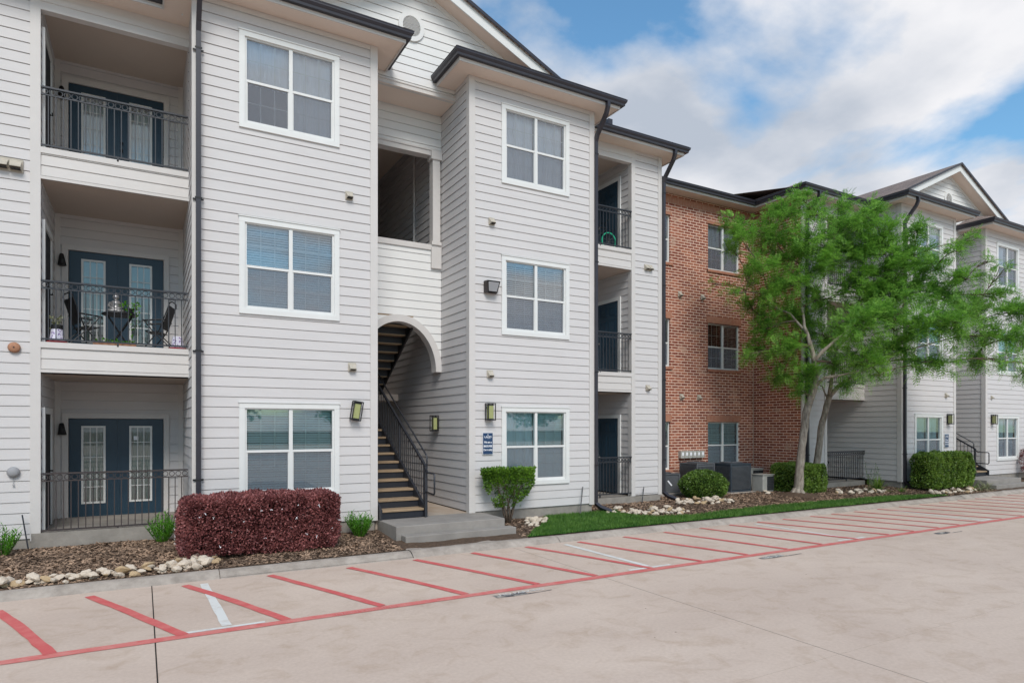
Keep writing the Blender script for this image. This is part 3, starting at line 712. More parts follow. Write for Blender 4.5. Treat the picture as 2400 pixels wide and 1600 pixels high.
def bay(bld, x0, x1, Yf, wx0, wx1, kinds, left_back, right_back, screens=None):
    holes = [whole(wx0 - x0, wx1 - x0, z, z + 1.72) for z in (.43, 3.73, 7.025)]
    w = MB(); siding(w, (x0, Yf), (1, 0), (0, -1), x1 - x0, -.09, 9.16, holes)
    if left_back: siding(w, (x0, Yf), (0, 1), (-1, 0), left_back - Yf, -.09, 9.16)
    if right_back: siding(w, (x1, Yf), (0, 1), (1, 0), right_back - Yf, -.09, 9.16)
    w.build('wall', M['siding'], bld)
    t = MB(); corner(t, x0, Yf, 1, 1, -.11, 9.157); corner(t, x1, Yf, -1, 1, -.11, 9.157)
    t.box(x0 + .118, Yf - .026, 9.06, x1 - .118, Yf - .022, 9.155)
    t.build('corner_trim', M['trim'], bld)
    MB().box(x0 + .02, Yf + .015, -.7, x1 - .02, Yf + 1.1, -.07).build('foundation', M['concrete'], bld)
    sc = screens or ((1, 1),) * 3
    for k, z in enumerate((.43, 3.73, 7.025)):
        window(bld, (x0, Yf), (1, 0), (0, -1), wx0 - x0, wx1 - x0, z, z + 1.72, kinds[k], screens=sc[k])

# ================================================================ BUILDING 1 (left half)
A = tag(empty('apartment_building', (5, 13.5, 0)), 'near beige lap-siding apartment building with arched stair entry between two window bays', 'building')
W1 = 13.5
# left wall and balcony stack
w = MB(); siding(w, (-8, W1), (1, 0), (0, -1), 6.4, -.16, 9.16); w.build('wall', M['siding'], A)
t = MB(); t.box(-1.635, W1 - .032, -.20, -1.49, W1 + .12, 9.157); t.build('corner_trim', M['trim'], A)
MB().box(-8, W1 + .01, -.7, .78, W1 + 2.2, -.17).box(-1.62, W1 - .035, -.7, .76, W1 + 2.2, -.075).build('foundation', M['concrete'], A)
balcony(A, -1.50, .77, W1, 15.5, holes_back=[(.13, 1.99, -.1, 1.99), (.13, 1.99, 3.1, 5.30), (.13, 1.99, 6.4, 8.62)])
for (z0, z1, sh, hd, stk) in ((-.10, 1.995, 'sheet', False, True), (3.13, 5.33, 'slat', False, False), (6.42, 8.65, 'half', True, False)):
    french_door(A, -1.37, .50, z0, z1, 15.5, sh, handle=hd, sticker=stk)
for (z0, z1) in ((-.08, 1.95), (3.14, 5.17), (6.43, 8.46)):
    d = empty('side_door', (-1.5, 14.3, z0), 0, A)
    MB().box(-1.498, 13.62, z0, -1.445, 13.72, z1).box(-1.498, 14.62, z0, -1.445, 14.74, z1).box(-1.498, 13.62, z1, -1.445, 14.74, z1 + .11).build('trim', M['white'], d)
    MB().box(-1.49, 13.72, z0, -1.47, 14.62, z1).build('door_leaf', M['darkroom'], d)
    MB().tube([(-1.47, 14.5, z0 + 1.0), (-1.42, 14.5, z0 + 1.0), (-1.42, 14.40, z0 + 1.0)], .012, 8).build('handle', M['black'], d)
for (zt, zb, ru) in ((.94, -.055, True), (4.215, 3.20, False), (7.50, 6.49, False)): railing(A, -1.49, .745, W1 - .02, zt, zb, ru)
bay(A, .77, 3.98, 12.34, 1.488, 3.259, (('slat_mid', 'slat_mid'), ('slat', 'slat'), ('half', 'sheet')), 13.5, None)
bay(A, 6.03, 9.26, 12.34, 6.786, 8.565, (('sheet', 'slat'), ('slat_mid', 'slat'), ('sheet', 'sheet')), None, 13.5)
stair_recess(A, 3.98, 6.03, 13.85, 12.34, False)
gable(A, 5.0, 4.38, 13.1, 12.67, 11.45, 8.90, 3.98, 6.03)
# wing three
w = MB(); siding(w, (11.42, W1), (1, 0), (0, -1), 1.03, -.12, 9.16); siding(w, (12.45, W1), (0, 1), (1, 0), 1.9, -.12, 9.16); w.build('wall', M['siding'], A)
t = MB(); t.box(11.40, W1 - .032, -.14, 11.53, W1 + .11, 9.157); corner(t, 12.45, W1, -1, 1, -.14, 9.157, .1); t.build('corner_trim', M['trim'], A)
MB().box(9.2, W1 - .02, -.7, 12.43, W1 + 2.3, -.14).build('foundation', M['concrete'], A)
balcony(A, 9.26, 11.42, W1, 15.9)
for (zt, zb) in ((.93, -.06), (4.215, 3.20), (7.50, 6.49)): railing(A, 9.30, 11.40, W1 - .02, zt, zb)
for z0 in (-.10, 3.14, 6.44): panel_door(A, 11.42, 14.02, 14.93, z0, z0 + 2.06)
eaves(A, [(-8, W1), (.77, W1), (.77, 12.34), (3.98, 12.34), (3.98, 13.08)])
eaves(A, [(6.03, 13.08), (6.03, 12.34), (9.26, 12.34), (9.26, W1), (12.45, W1), (12.45, 14.9)])
downspout(A, .835, 12.31, 11.85, foot=(.02, -.15), z0=-.1)
downspout(A, 9.32, 12.38, 11.84, foot=(.30, -.22), dx=-.0)
downspout(A, 12.52, 13.52, 13.0, foot=(.30, -.22))
rf = MB()
for (xa, xb, ya) in ((-8, 12.9, 13.6), (12.9, 18.0, 15.5), (18.0, 45, 13.6)):
    zr = 10.75
    rf.quad((xa, ya, 9.40), (xb, ya, 9.40), (xb, 20, zr), (xa, 20, zr)); rf.quad((xa, 20, zr), (xb, 20, zr), (xb, 27, 9.3), (xa, 27, 9.3))
rf.build('main_roof', M['shingle'], A)
bk = MB(); bk.box(-8, 20.2, -.5, 45, 26.5, 9.1).box(-8, 15.7, -.5, -1.55, 20.2, 9.1); bk.build('rear_block', M['siding'], A)

# ================================================================ BRICK LINK
Bk = tag(empty('brick_apartment_building', (15.5, 15.4, 0)), 'red brick three-storey section recessed between the two beige siding wings', 'building')
YB = 15.4
wx = [(13.10, 14.615), (16.30, 17.80)]; wz = [(.36, 1.87), (3.64, 5.155), (6.95, 8.45)]
def brickwall(mb, O, a, n, L, z0, z1, holes, dep=.09):
    xs = sorted({0, L, *[q for h in holes for q in h[:2]]}); zs = sorted({z0, z1, *[q for h in holes for q in h[2:]]})
    P = lambda s, o, z: (O[0] + a[0] * s + n[0] * o, O[1] + a[1] * s + n[1] * o, z)
    for i in range(len(xs) - 1):
        for j in range(len(zs) - 1):
            sm, zm = (xs[i] + xs[i + 1]) / 2, (zs[j] + zs[j + 1]) / 2
            if any(h[0] < sm < h[1] and h[2] < zm < h[3] for h in holes): continue
            mb.quad(P(xs[i], 0, zs[j]), P(xs[i + 1], 0, zs[j]), P(xs[i + 1], 0, zs[j + 1]), P(xs[i], 0, zs[j + 1]))
    for h in holes:
        for s in h[:2]: mb.quad(P(s, 0, h[2]), P(s, -dep, h[2]), P(s, -dep, h[3]), P(s, 0, h[3]))
        for z in h[2:]: mb.quad(P(h[0], 0, z), P(h[1], 0, z), P(h[1], -dep, z), P(h[0], -dep, z))
hb = [(x0 - 12.45, x1 - 12.45, z0, z1) for (x0, x1) in wx for (z0, z1) in wz]
m = MB(); brickwall(m, (12.45, YB), (1, 0), (0, -1), 6.05, -.6, 9.16, hb, .12); m.build('front_wall', M['brick'], Bk)
m = MB(); brickwall(m, (18.5, W1 - .0), (0, 1), (-1, 0), 1.9, -.6, 9.16, []); m.build('side_wall', M['brick_side'], Bk)
MB().tube([(18.47, 15.37, -.4), (18.47, 15.37, 9.1)], .012, 6).build('corner_caulk', M['mortar'], Bk)
KN = (('slat_mid', 'none'), ('slat_mid', 'slat_mid'), ('sheet', 'sheet'))
for xi, (x0, x1) in enumerate(wx):
    for zi, (z0, z1) in enumerate(wz):
        kd = ('slat_mid', 'slat_mid') if zi == 0 else (('none', 'slat_open') if zi == 1 else ('half', 'sheet'))
        window(Bk, (12.45, YB), (1, 0), (0, -1), x0 - 12.45, x1 - 12.45, z0, z1, kd, trim=False, deep=.06)
        lin = MB(); xx = x0 - .06
        lin2 = MB()
        if zi < 2:
            while xx < x1 + .06: lin.box(xx, YB - .014, z1 + .02, xx + .052, YB + .02, z1 + .235); xx += .066
            lin2.box(x0 - .06, YB - .006, z1 + .018, x1 + .06, YB + .02, z1 + .237)
        else:
            while xx < x1 + .06: lin.box(xx, YB - .014, z1 + .02, xx + .052, YB + .02, z1 + .11); xx += .066
            lin2.box(x0 - .06, YB - .006, z1 + .018, x1 + .06, YB + .02, z1 + .112)
        MB().box(x0 + .01, YB - .02, z1 + .001, x1 - .01, YB + .08, z1 + .012).build('lintel_angle', M['black'], Bk)
        lin.build('lintel', M['brick_unit'], Bk); lin2.build('lintel_mortar', M['mortar'], Bk)
        sl = MB(); xx = x0 - .05
        while xx < x1 + .05: sl.box(xx, YB - .045, z0 - .085, xx + .052, YB + .06, z0 - .004); xx += .064
        sl.build('brick_sill', M['brick_unit'], Bk); MB().box(x0 - .05, YB - .036, z0 - .088, x1 + .05, YB + .055, z0 - .008).build('sill_mortar', M['mortar'], Bk)
fz = MB(); fm = MB(); xx = 12.46
while xx < 18.44: fz.box(xx, YB - .012, 8.86, xx + .055, YB + .02, 9.06); xx += .070
yy = 13.6
while yy < 15.36: fz.box(18.5 - .012, yy, 8.86, 18.52, yy + .055, 9.06); yy += .070
fm.box(12.46, YB - .005, 8.855, 18.5, YB + .02, 9.066); fm.box(18.495, 13.6, 8.855, 18.52, 15.4, 9.066)
fz.build('soldier_course', M['brick_unit'], Bk); fm.build('soldier_mortar', M['mortar'], Bk)
eaves(Bk, [(12.95, 15.4), (18.5, 15.4), (18.5, 14.1)])
MB().box(18.495, W1 - .035, -.15, 18.60, W1 + .02, 9.12).build('corner_trim', M['trim'], Bk)

# ================================================================ BUILDING 2 (right half)
C = tag(empty('apartment_building', (26, 13.5, 0)), 'far beige siding apartment building with pointed gable rising behind the green tree', 'building')
YC = 12.24
w = MB(); siding(w, (18.6, W1), (1, 0), (0, -1), 1.17, -.12, 9.16); w.build('wall', M['siding'], C)
t = MB(); t.box(19.66, W1 - .032, -.14, 19.78, W1 + .11, 9.157); t.build('corner_trim', M['trim'], C)
MB().box(18.55, W1 - .02, -.7, 21.9, W1 + 2.2, -.14).build('foundation', M['concrete'], C)
balcony(C, 19.77, 21.90, W1, 15.5)
for (zt, zb) in ((.90, -.06), (4.215, 3.20), (7.50, 6.49)): railing(C, 19.79, 21.88, W1 - .02, zt, zb)
bay(C, 21.9, 25.27, YC, 22.66, 24.43, (('sheet', 'sheet'), ('slat', 'slat'), ('half', 'half')), 13.53, None)
bay(C, 27.43, 30.8, YC, 28.26, 30.0, (('sheet', 'sheet'), ('slat', 'slat'), ('half', 'none')), None, 13.5)
stair_recess(C, 25.27, 27.43, 13.85, YC, True)
gable(C, 26.35, 4.40, 13.0, 12.57, 11.47, 8.90, 25.27, 27.43)
w = MB(); siding(w, (30.8, W1), (1, 0), (0, -1), 8, -.12, 9.16); w.build('wall', M['siding'], C)
eaves(C, [(18.5, 14.1), (18.5, W1), (21.9, W1), (21.9, YC), (25.27, YC), (25.27, 12.98)])
eaves(C, [(27.43, 12.98), (27.43, YC), (30.8, YC), (30.8, W1), (38, W1)])
downspout(C, 18.70, 13.50, 13.0, foot=(.25, -.2))
downspout(C, 21.99, 12.24, 11.74, foot=(.25, -.2))
# roof bump behind the near valley
MB().box(11.2, 14.2, 9.9, 11.34, 14.4, 10.25).build('roof_flashing', M['gutter'], A)

# ================================================================ GROUND
def bedz(x, y):
    f = min(1, max(0, (y - 10.58) / 1.8)); z = -.405 + .105 * f
    if x < .7 and y > 12.4: z -= .02
    return z
tag(MB().quad((-300, -300, -.56), (300, -300, -.56), (300, 300, -.56), (-300, 300, -.56)).build('ground', M['mulch_base']), kind='structure')
road = tag(MB().quad((-80, -60, -.50), (120, -60, -.50), (120, 10.345, -.50), (-80, 10.345, -.50)).build('road', M['road']), kind='structure')
kb = MB()
prof = [(10.33, -.505), (10.36, -.485), (10.42, -.44), (10.47, -.415), (10.52, -.405), (10.585, -.405), (10.60, -.42), (10.60, -.60)]
x = -8.0
while x < 60:
    L = 3.0; x1 = x + L - .012; jz = random.uniform(-.004, .004)
    for i in range(len(prof) - 1):
        (ya, za), (yb, zb) = prof[i], prof[i + 1]; kb.quad((x, ya, za + jz * (i > 1)), (x1, ya, za + jz * (i > 1)), (x1, yb, zb + jz), (x, yb, zb + jz))
    x += L
kb.quad((-8, 10.36, -.52), (60, 10.36, -.52), (60, 10.59, -.44), (-8, 10.59, -.44))
tag(kb.build('kerb', M['kerb']), kind='structure')
# bed sheet
bd = MB(); nx, ny = 330, 46; X0, X1, Y0, Y1 = -4.0, 36.0, 10.595, 15.6
for j in range(ny + 1):
    for i in range(nx + 1):
        x = X0 + (X1 - X0) * i / nx; y = Y0 + (Y1 - Y0) * j / ny
        z = bedz(x, y) + (.018 * noise.noise((x * 2.2, y * 2.2, 0)) + .012 * noise.noise((x * 9, y * 9, 3))) * min(1, (y - Y0) * 4)
        d = math.hypot(x - 16.95, (y - 12.5)); z += .10 * math.exp(-(d / .42) ** 2)
        bd.v.append((x, y, z))
for j in range(ny):
    for i in range(nx): a = j * (nx + 1) + i; bd.f.append((a, a + 1, a + nx + 2, a + nx + 1))
tag(bd.build('mulch_bed_soil', M['mulch_base'], smooth=True), kind='structure')

def inside(x, y, poly):
    c = False; n = len(poly)
    for i in range(n):
        (xa, ya), (xb, yb) = poly[i], poly[i - 1]
        if (ya > y) != (yb > y) and x < (xb - xa) * (y - ya) / (yb - ya) + xa: c = not c
    return c
TURF = [(6.42, 10.61), (6.75, 11.0), (7.25, 11.45), (7.6, 11.95), (7.9, 12.32), (9.9, 12.32), (9.75, 11.9), (10.2, 11.35), (11.3, 11.12), (12.6, 11.26), (14.5, 11.34), (17, 11.30), (19.2, 11.22), (20.8, 10.95), (21.6, 10.63)]
tb = MB()
for k in range(1, len(TURF) - 1): pass
tb.poly([(x, y, bedz(x, y) + .02) for (x, y) in TURF]); tag(tb.build('lawn_base', M['grass_base']), kind='structure')
# landings
lp = tag(empty('entry_landing', (5.15, 11.8, -.41)), 'grey concrete entry landing with two front steps below the arched stair opening', 'steps', 'entry landings')
MB().box(4.03, 11.30, -.6, 6.30, 12.4, -.10).build('platform', M['stepcon'], lp, bevel=.012)
MB().box(4.12, 11.05, -.6, 6.42, 11.298, -.255).build('step', M['stepcon'], lp, bevel=.012)
MB().box(3.99, 12.4, -.6, 6.02, 20, -.095).build('hall_floor', M['landing'], lp)
lp2 = tag(empty('entry_landing', (26.2, 11.8, -.41)), 'far concrete entry landing with steps, right of the square green hedge', 'steps', 'entry landings')
MB().box(25.0, 11.10, -.6, 27.45, 12.3, -.10).build('platform', M['stepcon'], lp2, bevel=.012)
MB().box(25.1, 10.85, -.6, 27.5, 11.098, -.255).build('step', M['stepcon'], lp2, bevel=.012)
MB().box(25.28, 12.3, -.6, 27.42, 20, -.095).build('hall_floor', M['landing'], lp2)
ap = MB().poly([(3.95, 10.59, -.402), (6.42, 10.59, -.402), (6.42, 11.05, -.405), (4.12, 11.05, -.405)]).poly([(24.9, 10.59, -.402), (27.5, 10.59, -.402), (27.5, 10.85, -.405), (25.1, 10.85, -.405)])
tag(ap.build('path', M['kerb']), kind='structure')

# road markings -------------------------------------------------------------
RZ = -.496
def strip(mb, pts, w, z, jit=.006):
    P = [Vector((p[0], p[1], 0)) for p in pts]; seg = []
    for i in range(len(P) - 1):
        n = max(2, int((P[i + 1] - P[i]).length / .22)); seg += [P[i].lerp(P[i + 1], k / n) for k in range(n)]
    seg.append(P[-1]); L = []; Rr = []
    for i, p in enumerate(seg):
        d = (seg[min(i + 1, len(seg) - 1)] - seg[max(i - 1, 0)]).normalized(); n = Vector((-d.y, d.x, 0)); h = w / 2
        L.append(p + n * (h + random.uniform(-jit, jit))); Rr.append(p - n * (h + random.uniform(-jit, jit)))
    for i in range(len(seg) - 1): mb.quad((*L[i][:2], z), (*L[i + 1][:2], z), (*Rr[i + 1][:2], z), (*Rr[i][:2], z))
    return mb
strip(MB(), [(-6, 7.66), (2.6, 7.68), (18.7, 7.60), (60, 7.55)], .145, RZ + .001).build('red_line', M['redline'], road)
HL = [((-2.35, 9.9), (-1.85, 7.74)), ((-1.52, 9.85), (-.78, 7.73)), ((-.596, 10.10), (.377, 7.73)), ((.522, 10.14), (1.449, 7.74)), ((1.66, 10.20), (2.591, 7.76)), ((2.833, 10.14), (3.733, 7.75)), ((3.957, 10.19), (4.85, 7.74)),
      ((5.05, 10.24), (5.874, 7.75)), ((6.176, 10.26), (6.95, 7.73)), ((7.316, 10.2), (8.03, 7.73)), ((8.453, 10.22), (9.13, 7.72)), ((9.554, 10.24), (10.17, 7.72)), ((10.63, 10.27), (11.16, 7.72)), ((11.55, 10.27), (12.30, 7.71)), ((12.462, 10.26), (13.36, 7.71)),
      ((13.378, 10.27), (14.27, 7.71)), ((14.416, 10.27), (15.23, 7.70)), ((15.26, 10.27), (16.1, 7.70))]
HL += [((16.2 + 1.03 * k, 10.26), (17.02 + 1.03 * k, 7.69)) for k in range(0, 12)]
for (a, b) in HL: strip(MB(), [a, ((a[0] + b[0]) / 2 + random.uniform(-.03, .03), (a[1] + b[1]) / 2), b], .115, RZ + .003, .008).build('hatch_line', M['redpaint'], road)
for k, x in enumerate((.76, 6.95, 12.2, 17.3, 22.3)):
    m = MB(); strip(m, [(x, 10.12), (x + .06, 7.86)], .10, RZ); strip(m, [(x - .40, 7.80), (x + .46, 7.80)], .07, RZ - .0008); m.build('stall_line', M['whitepaint'], road)
j = MB(); j.box(.112, -60, -.503, .124, 10.36, -.4975); j.build('joint', M['joint'], road)
j = MB(); j.box(5.92, -60, -.503, 5.928, 10.3, -.4982).box(18.1, -60, -.503, 18.108, 10.3, -.4982).box(-80, 3.9, -.503, 120, 3.9002, -.4984); j.build('hairline_joint', M['hairline'], road)
def text(body, loc, size, m, rot=(0, 0, 0), parent=None, name='lettering', sx=1.0, bold=0, align='LEFT', sp=1.0):
    c = bpy.data.curves.new(name, 'FONT'); c.body = body; c.size = size; c.offset = bold; c.align_x = align; c.space_character = sp; c.extrude = .0006
    o = bpy.data.objects.new(name, c); COL.objects.link(o); o.rotation_euler = rot; o.scale = (sx, 1, 1); c.materials.append(m)
    p = ORG.get(parent.name, (0, 0, 0)) if parent else (0, 0, 0)
    if parent: o.parent = parent
    o.location = (loc[0] - p[0], loc[1] - p[1], loc[2] - p[2])
    bpy.context.view_layer.update(); dg = bpy.context.evaluated_depsgraph_get()
    me = bpy.data.meshes.new_from_object(o.evaluated_get(dg)); q = bpy.data.objects.new(name, me); COL.objects.link(q)
    q.parent = o.parent; q.location = o.location.copy(); q.rotation_euler = rot; q.scale = (sx, 1, 1)
    bpy.data.objects.remove(o); return q
text('NO PARKING', (1.98, 7.625, RZ + .004), .125, M['oldwhite'], (0, 0, 0), road, sx=1.0, sp=1.05)
text('NO PARKING', (4.08, 7.44, RZ + .003), .115, M['whitepaint'], (0, 0, 0), road, sx=1.0)
for (x, y, L) in ((4.0, 7.5, .85), (9.05, 7.45, 1.0), (14.3, 7.32, .85)):
    m = MB(); strip(m, [(x, y - .11 + .055), (x + L * .55, y - .11 + .055)], .13, RZ + .0006, .035); strip(m, [(x + L * .55, y - .13), (x + L, y - .12)], .02, RZ + .0006, .01); m.build('worn_black_patch', M['blackpaint'], road)
text('FIRE LANE', (9.15, 7.36, RZ + .003), .11, M['whitepaint'], (0, 0, 0), road)

# scattered chips / turf / flecks ------------------------------------------
def chips(name, n, xr, yr, s, m, ok=lambda x, y: True, kind='stuff', zf=bedz, lift=.012):
    mb = MB(); c = 0
    while c < n:
        x = random.uniform(*xr); y = random.uniform(*yr); c += 1
        if not ok(x, y): continue
        z = zf(x, y) + random.uniform(0, lift) + .018 * noise.noise((x * 2.2, y * 2.2, 0)); a = random.uniform(0, 6.28); l = random.uniform(.5, 1.5) * s; w = l * random.uniform(.15, .4)
        tl = random.uniform(-.5, .5); t2 = random.uniform(-.6, .6)
        dx, dy = math.cos(a) * l / 2, math.sin(a) * l / 2; ex, ey = -math.sin(a) * w / 2, math.cos(a) * w / 2; dz = math.sin(tl) * l / 2; ez = math.sin(t2) * w / 2
        mb.quad((x - dx - ex, y - dy - ey, z - dz - ez), (x + dx - ex, y + dy - ey, z + dz - ez), (x + dx + ex, y + dy + ey, z + dz + ez), (x - dx + ex, y - dy + ey, z - dz + ez))
    return tag(mb.build(name, m), kind=kind)
def free(x, y):
    if inside(x, y, TURF): return False
    if 3.95 < x < 6.4 or 24.9 < x < 27.5: return False
    if y > 12.3 and (x > .77 and x < 9.26): return False
    if y > 13.42 and (x < 12.45 or x > 18.5): return False
    return True
chips('mulch', 26000, (-3.2, 4.1), (10.62, 13.5), .055, M['chip'], free)
chips('mulch', 30000, (6.3, 24.9), (10.62, 15.35), .065, M['chip'], free)
gb = MB()
n = 0
while n < 52000:
    x = random.uniform(6.4, 21.6); y = random.uniform(10.6, 12.33)
    if x > 12 and y > 11.4: continue
    n += 1
    jx = x + .05 * noise.noise((x * 4, y * 4, 1)); jy = y + .05 * noise.noise((x * 4, y * 4, 5))
    if not inside(jx, jy, TURF): continue
    z = bedz(x, y) + .012; h = random.uniform(.035, .075); a = random.uniform(0, 6.28); w = .006; lx, ly = random.gauss(0, .022), random.gauss(0, .022)
    gb.tri((x - w * math.cos(a), y - w * math.sin(a), z), (x + w * math.cos(a), y + w * math.sin(a), z), (x + lx, y + ly, z + h))
tag(gb.build('grass', M['grass']), kind='stuff')

# rocks ---------------------------------------------------------------------
def rockmesh(seed):
    rr = random.Random(seed); me = bpy.data.meshes.new('limestone_rock'); mb = MB(); n = 0
    import bmesh
    bm = bmesh.new(); bmesh.ops.create_icosphere(bm, subdivisions=2, radius=1)
    for v in bm.verts:
        d = v.co.normalized(); k = 1 + .42 * noise.noise(d * 1.4 + Vector((seed * 3.1, 0, 0))) + .16 * noise.noise(d * 3.5 + Vector((0, seed * 2.3, 0)))
        for q in range(6):
            pn = Vector((rr.uniform(-1, 1),) * 3) if False else Vector((math.sin(q * 2.1 + seed), math.cos(q * 1.3 + seed * 2), math.sin(q * 3.3 + seed * 1.7))).normalized()
            e = d.dot(pn) * k
            if e > .72: k *= .72 / e
        v.co = Vector((d.x * k, d.y * k * .72, d.z * k * .52))
    bm.to_mesh(me); bm.free(); me.materials.append(M['rock'] if seed % 5 else M['rock2']); return me
RM = [rockmesh(s) for s in range(1, 11)]
def rocks(n, pts_fn, size, label, group, zf=bedz, stack=1):
    placed = []
    for i in range(n * 6):
        if len(placed) >= n: break
        x, y = pts_fn(); s = random.uniform(.62, 1.35) * size; lv = 0; near = [p for p in placed if math.hypot(p[0] - x, p[1] - y) < (p[2] + s) * .62]
        if len(near) > stack: continue
        lv = s * .55 * len(near)
        placed.append((x, y, s)); o = bpy.data.objects.new('limestone_rock', random.choice(RM)); COL.objects.link(o)
        o.location = (x, y, zf(x, y) + s * .26 + lv); o.scale = (s, s, s); o.rotation_euler = (random.uniform(-.5, .5), random.uniform(-.4, .4), random.uniform(0, 6.28)); tag(o, label, 'rock', group)
def band(x0, x1, yf, w): 
    def f(): x = random.uniform(x0, x1); return x, yf(x) + random.uniform(-w, w)
    return f
def blob(cx, cy, rx, ry, rot=0):
    def f():
        while True:
            a, b = random.uniform(-1, 1), random.uniform(-1, 1)
            if a * a + b * b < 1: break
        a *= rx; b *= ry; return cx + a * math.cos(rot) - b * math.sin(rot), cy + a * math.sin(rot) + b * math.cos(rot)
    return f
rocks(62, band(-1.75, .85, lambda x: 10.79 + .03 * math.sin(x * 3), .12), .088, 'white limestone rock in the row along the kerb, left of the burgundy hedge', 'limestone rocks bordering the left mulch bed')
rocks(46, blob(.72, 11.12, .30, .55, -.5), .088, 'limestone rock in the heap at the left end of the burgundy hedge', 'limestone rocks heaped beside the burgundy hedge')
rocks(17, blob(7.35, 11.75, .42, .22, .7), .085, 'pale rock in the small pile between the concrete steps and the lawn', 'pale rocks beside the concrete steps')
rocks(44, blob(10.75, 11.72, .85, .33, -.1), .082, 'pale rock in the pile below the middle downspout, at the back of the lawn', 'pale rocks below the middle downspout')
rocks(10, blob(9.75, 12.15, .32, .14, .1), .080, 'pale rock at the foot of the middle downspout', 'pale rocks at the foot of the middle downspout')
rocks(50, blob(13.15, 12.55, .95, .42, -.1), .088, 'pale rock in the pile in front of the round shrub', 'pale rocks in front of the round shrub')
rocks(31, blob(19.3, 12.05, 1.1, .24, -.15), .085, 'pale rock in the pile between the tree and the spiky plant', 'pale rocks by the spiky plant')
rocks(33, blob(22.6, 11.05, 1.35, .24, -.05), .09, 'pale rock in the far row in front of the square green hedge', 'pale rocks in front of the square hedge')
rocks(3, blob(16.6, 13.2, .25, .15), .08, 'lone pale rock on the mulch between the air conditioner and the tree', 'lone rocks on the mulch')

# ================================================================ PLANTS
def leafquad(mb, c, d, up, l, w, fold=0.0):
    d = d.normalized(); s = d.cross(up)
    if s.length < 1e-4: s = d.cross(Vector((1, 0, 0)))
    s.normalize(); a = c; b = c + d * l * .5 + s * w / 2; e = c + d * l; f = c + d * l * .5 - s * w / 2
    n = len(mb.v); mb.v += [tuple(a), tuple(b), tuple(e), tuple(f)]; mb.f.append((n, n + 1, n + 2, n + 3))
def rv(): 
    while True:
        v = Vector((random.uniform(-1, 1), random.uniform(-1, 1), random.uniform(-1, 1)))
        if .05 < v.length < 1: return v.normalized()
def boxhedge(name, label, cat, x0, x1, y0, y1, z0, z1, n, l, w, m, core, rnd=.06, rough=.05, stems=True, group=None):
    e = tag(empty(name, ((x0 + x1) / 2, (y0 + y1) / 2, z0)), label, cat, group)
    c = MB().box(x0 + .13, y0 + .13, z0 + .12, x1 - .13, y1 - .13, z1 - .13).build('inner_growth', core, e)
    mb = MB(); W_, D_, H_ = x1 - x0, y1 - y0, z1 - z0
    fa = [('t', W_ * D_), ('f', W_ * H_), ('b', W_ * H_ * .3), ('l', D_ * H_), ('r', D_ * H_)]; tot = sum(q[1] for q in fa)
    for (f, ar) in fa:
        for k in range(int(n * ar / tot)):
            u, v = random.random(), random.random(); dp = abs(random.gauss(0, .05)) * 1.1
            if f == 't': p = Vector((x0 + u * W_, y0 + v * D_, z1)); nn = Vector((0, 0, 1))
            elif f == 'f': p = Vector((x0 + u * W_, y0, z0 + v * H_)); nn = Vector((0, -1, 0))
            elif f == 'b': p = Vector((x0 + u * W_, y1, z0 + v * H_)); nn = Vector((0, 1, 0))
            elif f == 'l': p = Vector((x0, y0 + u * D_, z0 + v * H_)); nn = Vector((-1, 0, 0))
            else: p = Vector((x1, y0 + u * D_, z0 + v * H_)); nn = Vector((1, 0, 0))
            cx, cy, cz = (x0 + x1) / 2, (y0 + y1) / 2, (z0 + z1) / 2
            q = Vector(((p.x - cx) / (W_ / 2), (p.y - cy) / (D_ / 2), (p.z - cz) / (H_ / 2))); pw = (abs(q.x) ** 9 + abs(q.y) ** 9 + abs(q.z) ** 9) ** (1 / 9); q /= max(1, pw)
            p = Vector((cx + q.x * W_ / 2, cy + q.y * D_ / 2, cz + q.z * H_ / 2))
            p += nn * (rough * noise.noise(p * 4.5) + rough * .5 * noise.noise(p * 13) - dp)
            if p.z < z0 + .05 + .05 * noise.noise(p * 3): p.z += .08
            d = (nn * .8 + rv() * .9 + Vector((0, 0, .25))).normalized(); leafquad(mb, p, d, rv(), l * random.uniform(.7, 1.3), w * random.uniform(.7, 1.3))
    mb.build('foliage', m, e)
    if stems:
        s = MB()
        for k in range(int(W_ * 5)):
            x = x0 + .15 + random.random() * (W_ - .3); y = y0 + .12 + random.random() * (D_ - .25); s.tube([(x, y, z0 - .04), (x + random.uniform(-.06, .06), y, z0 + .18)], .011, 5)
        s.build('stem', M['bark2'], e)
    return e
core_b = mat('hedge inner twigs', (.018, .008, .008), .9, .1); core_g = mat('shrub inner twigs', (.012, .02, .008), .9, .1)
hd = boxhedge('burgundy_hedge', 'long clipped burgundy hedge in front of the near ground-floor window', 'hedge', .50, 2.97, 11.12, 12.0, -.37, .60, 46000, .040, .024, M['leaf_hedge'], core_b, rough=.06)
fl = MB()
for k in range(24):
    x = random.uniform(.55, 2.95); z = random.uniform(-.2, .45); 
    if random.random() < .25: p = Vector((.44, random.uniform(11.2, 11.9), z))
    else: p = Vector((x, 11.06, z))
    for q in range(4): leafquad(fl, p, (rv() + Vector((0, -.6, 0))), rv(), .032, .012)
fl.build('flowers', M['flower'], hd)
boxhedge('box_hedge', 'square clipped green hedge right behind the leaning tree trunk', 'hedge', 17.3, 18.5, 12.55, 13.8, -.35, .56, 15000, .050, .030, M['leaf_box'], core_g, rough=.07)
boxhedge('box_hedge', 'long square green hedge below the far bay window', 'hedge', 21.9, 24.7, 11.3, 12.0, -.32, .84, 21000, .055, .032, M['leaf_box'], core_g, rough=.10)
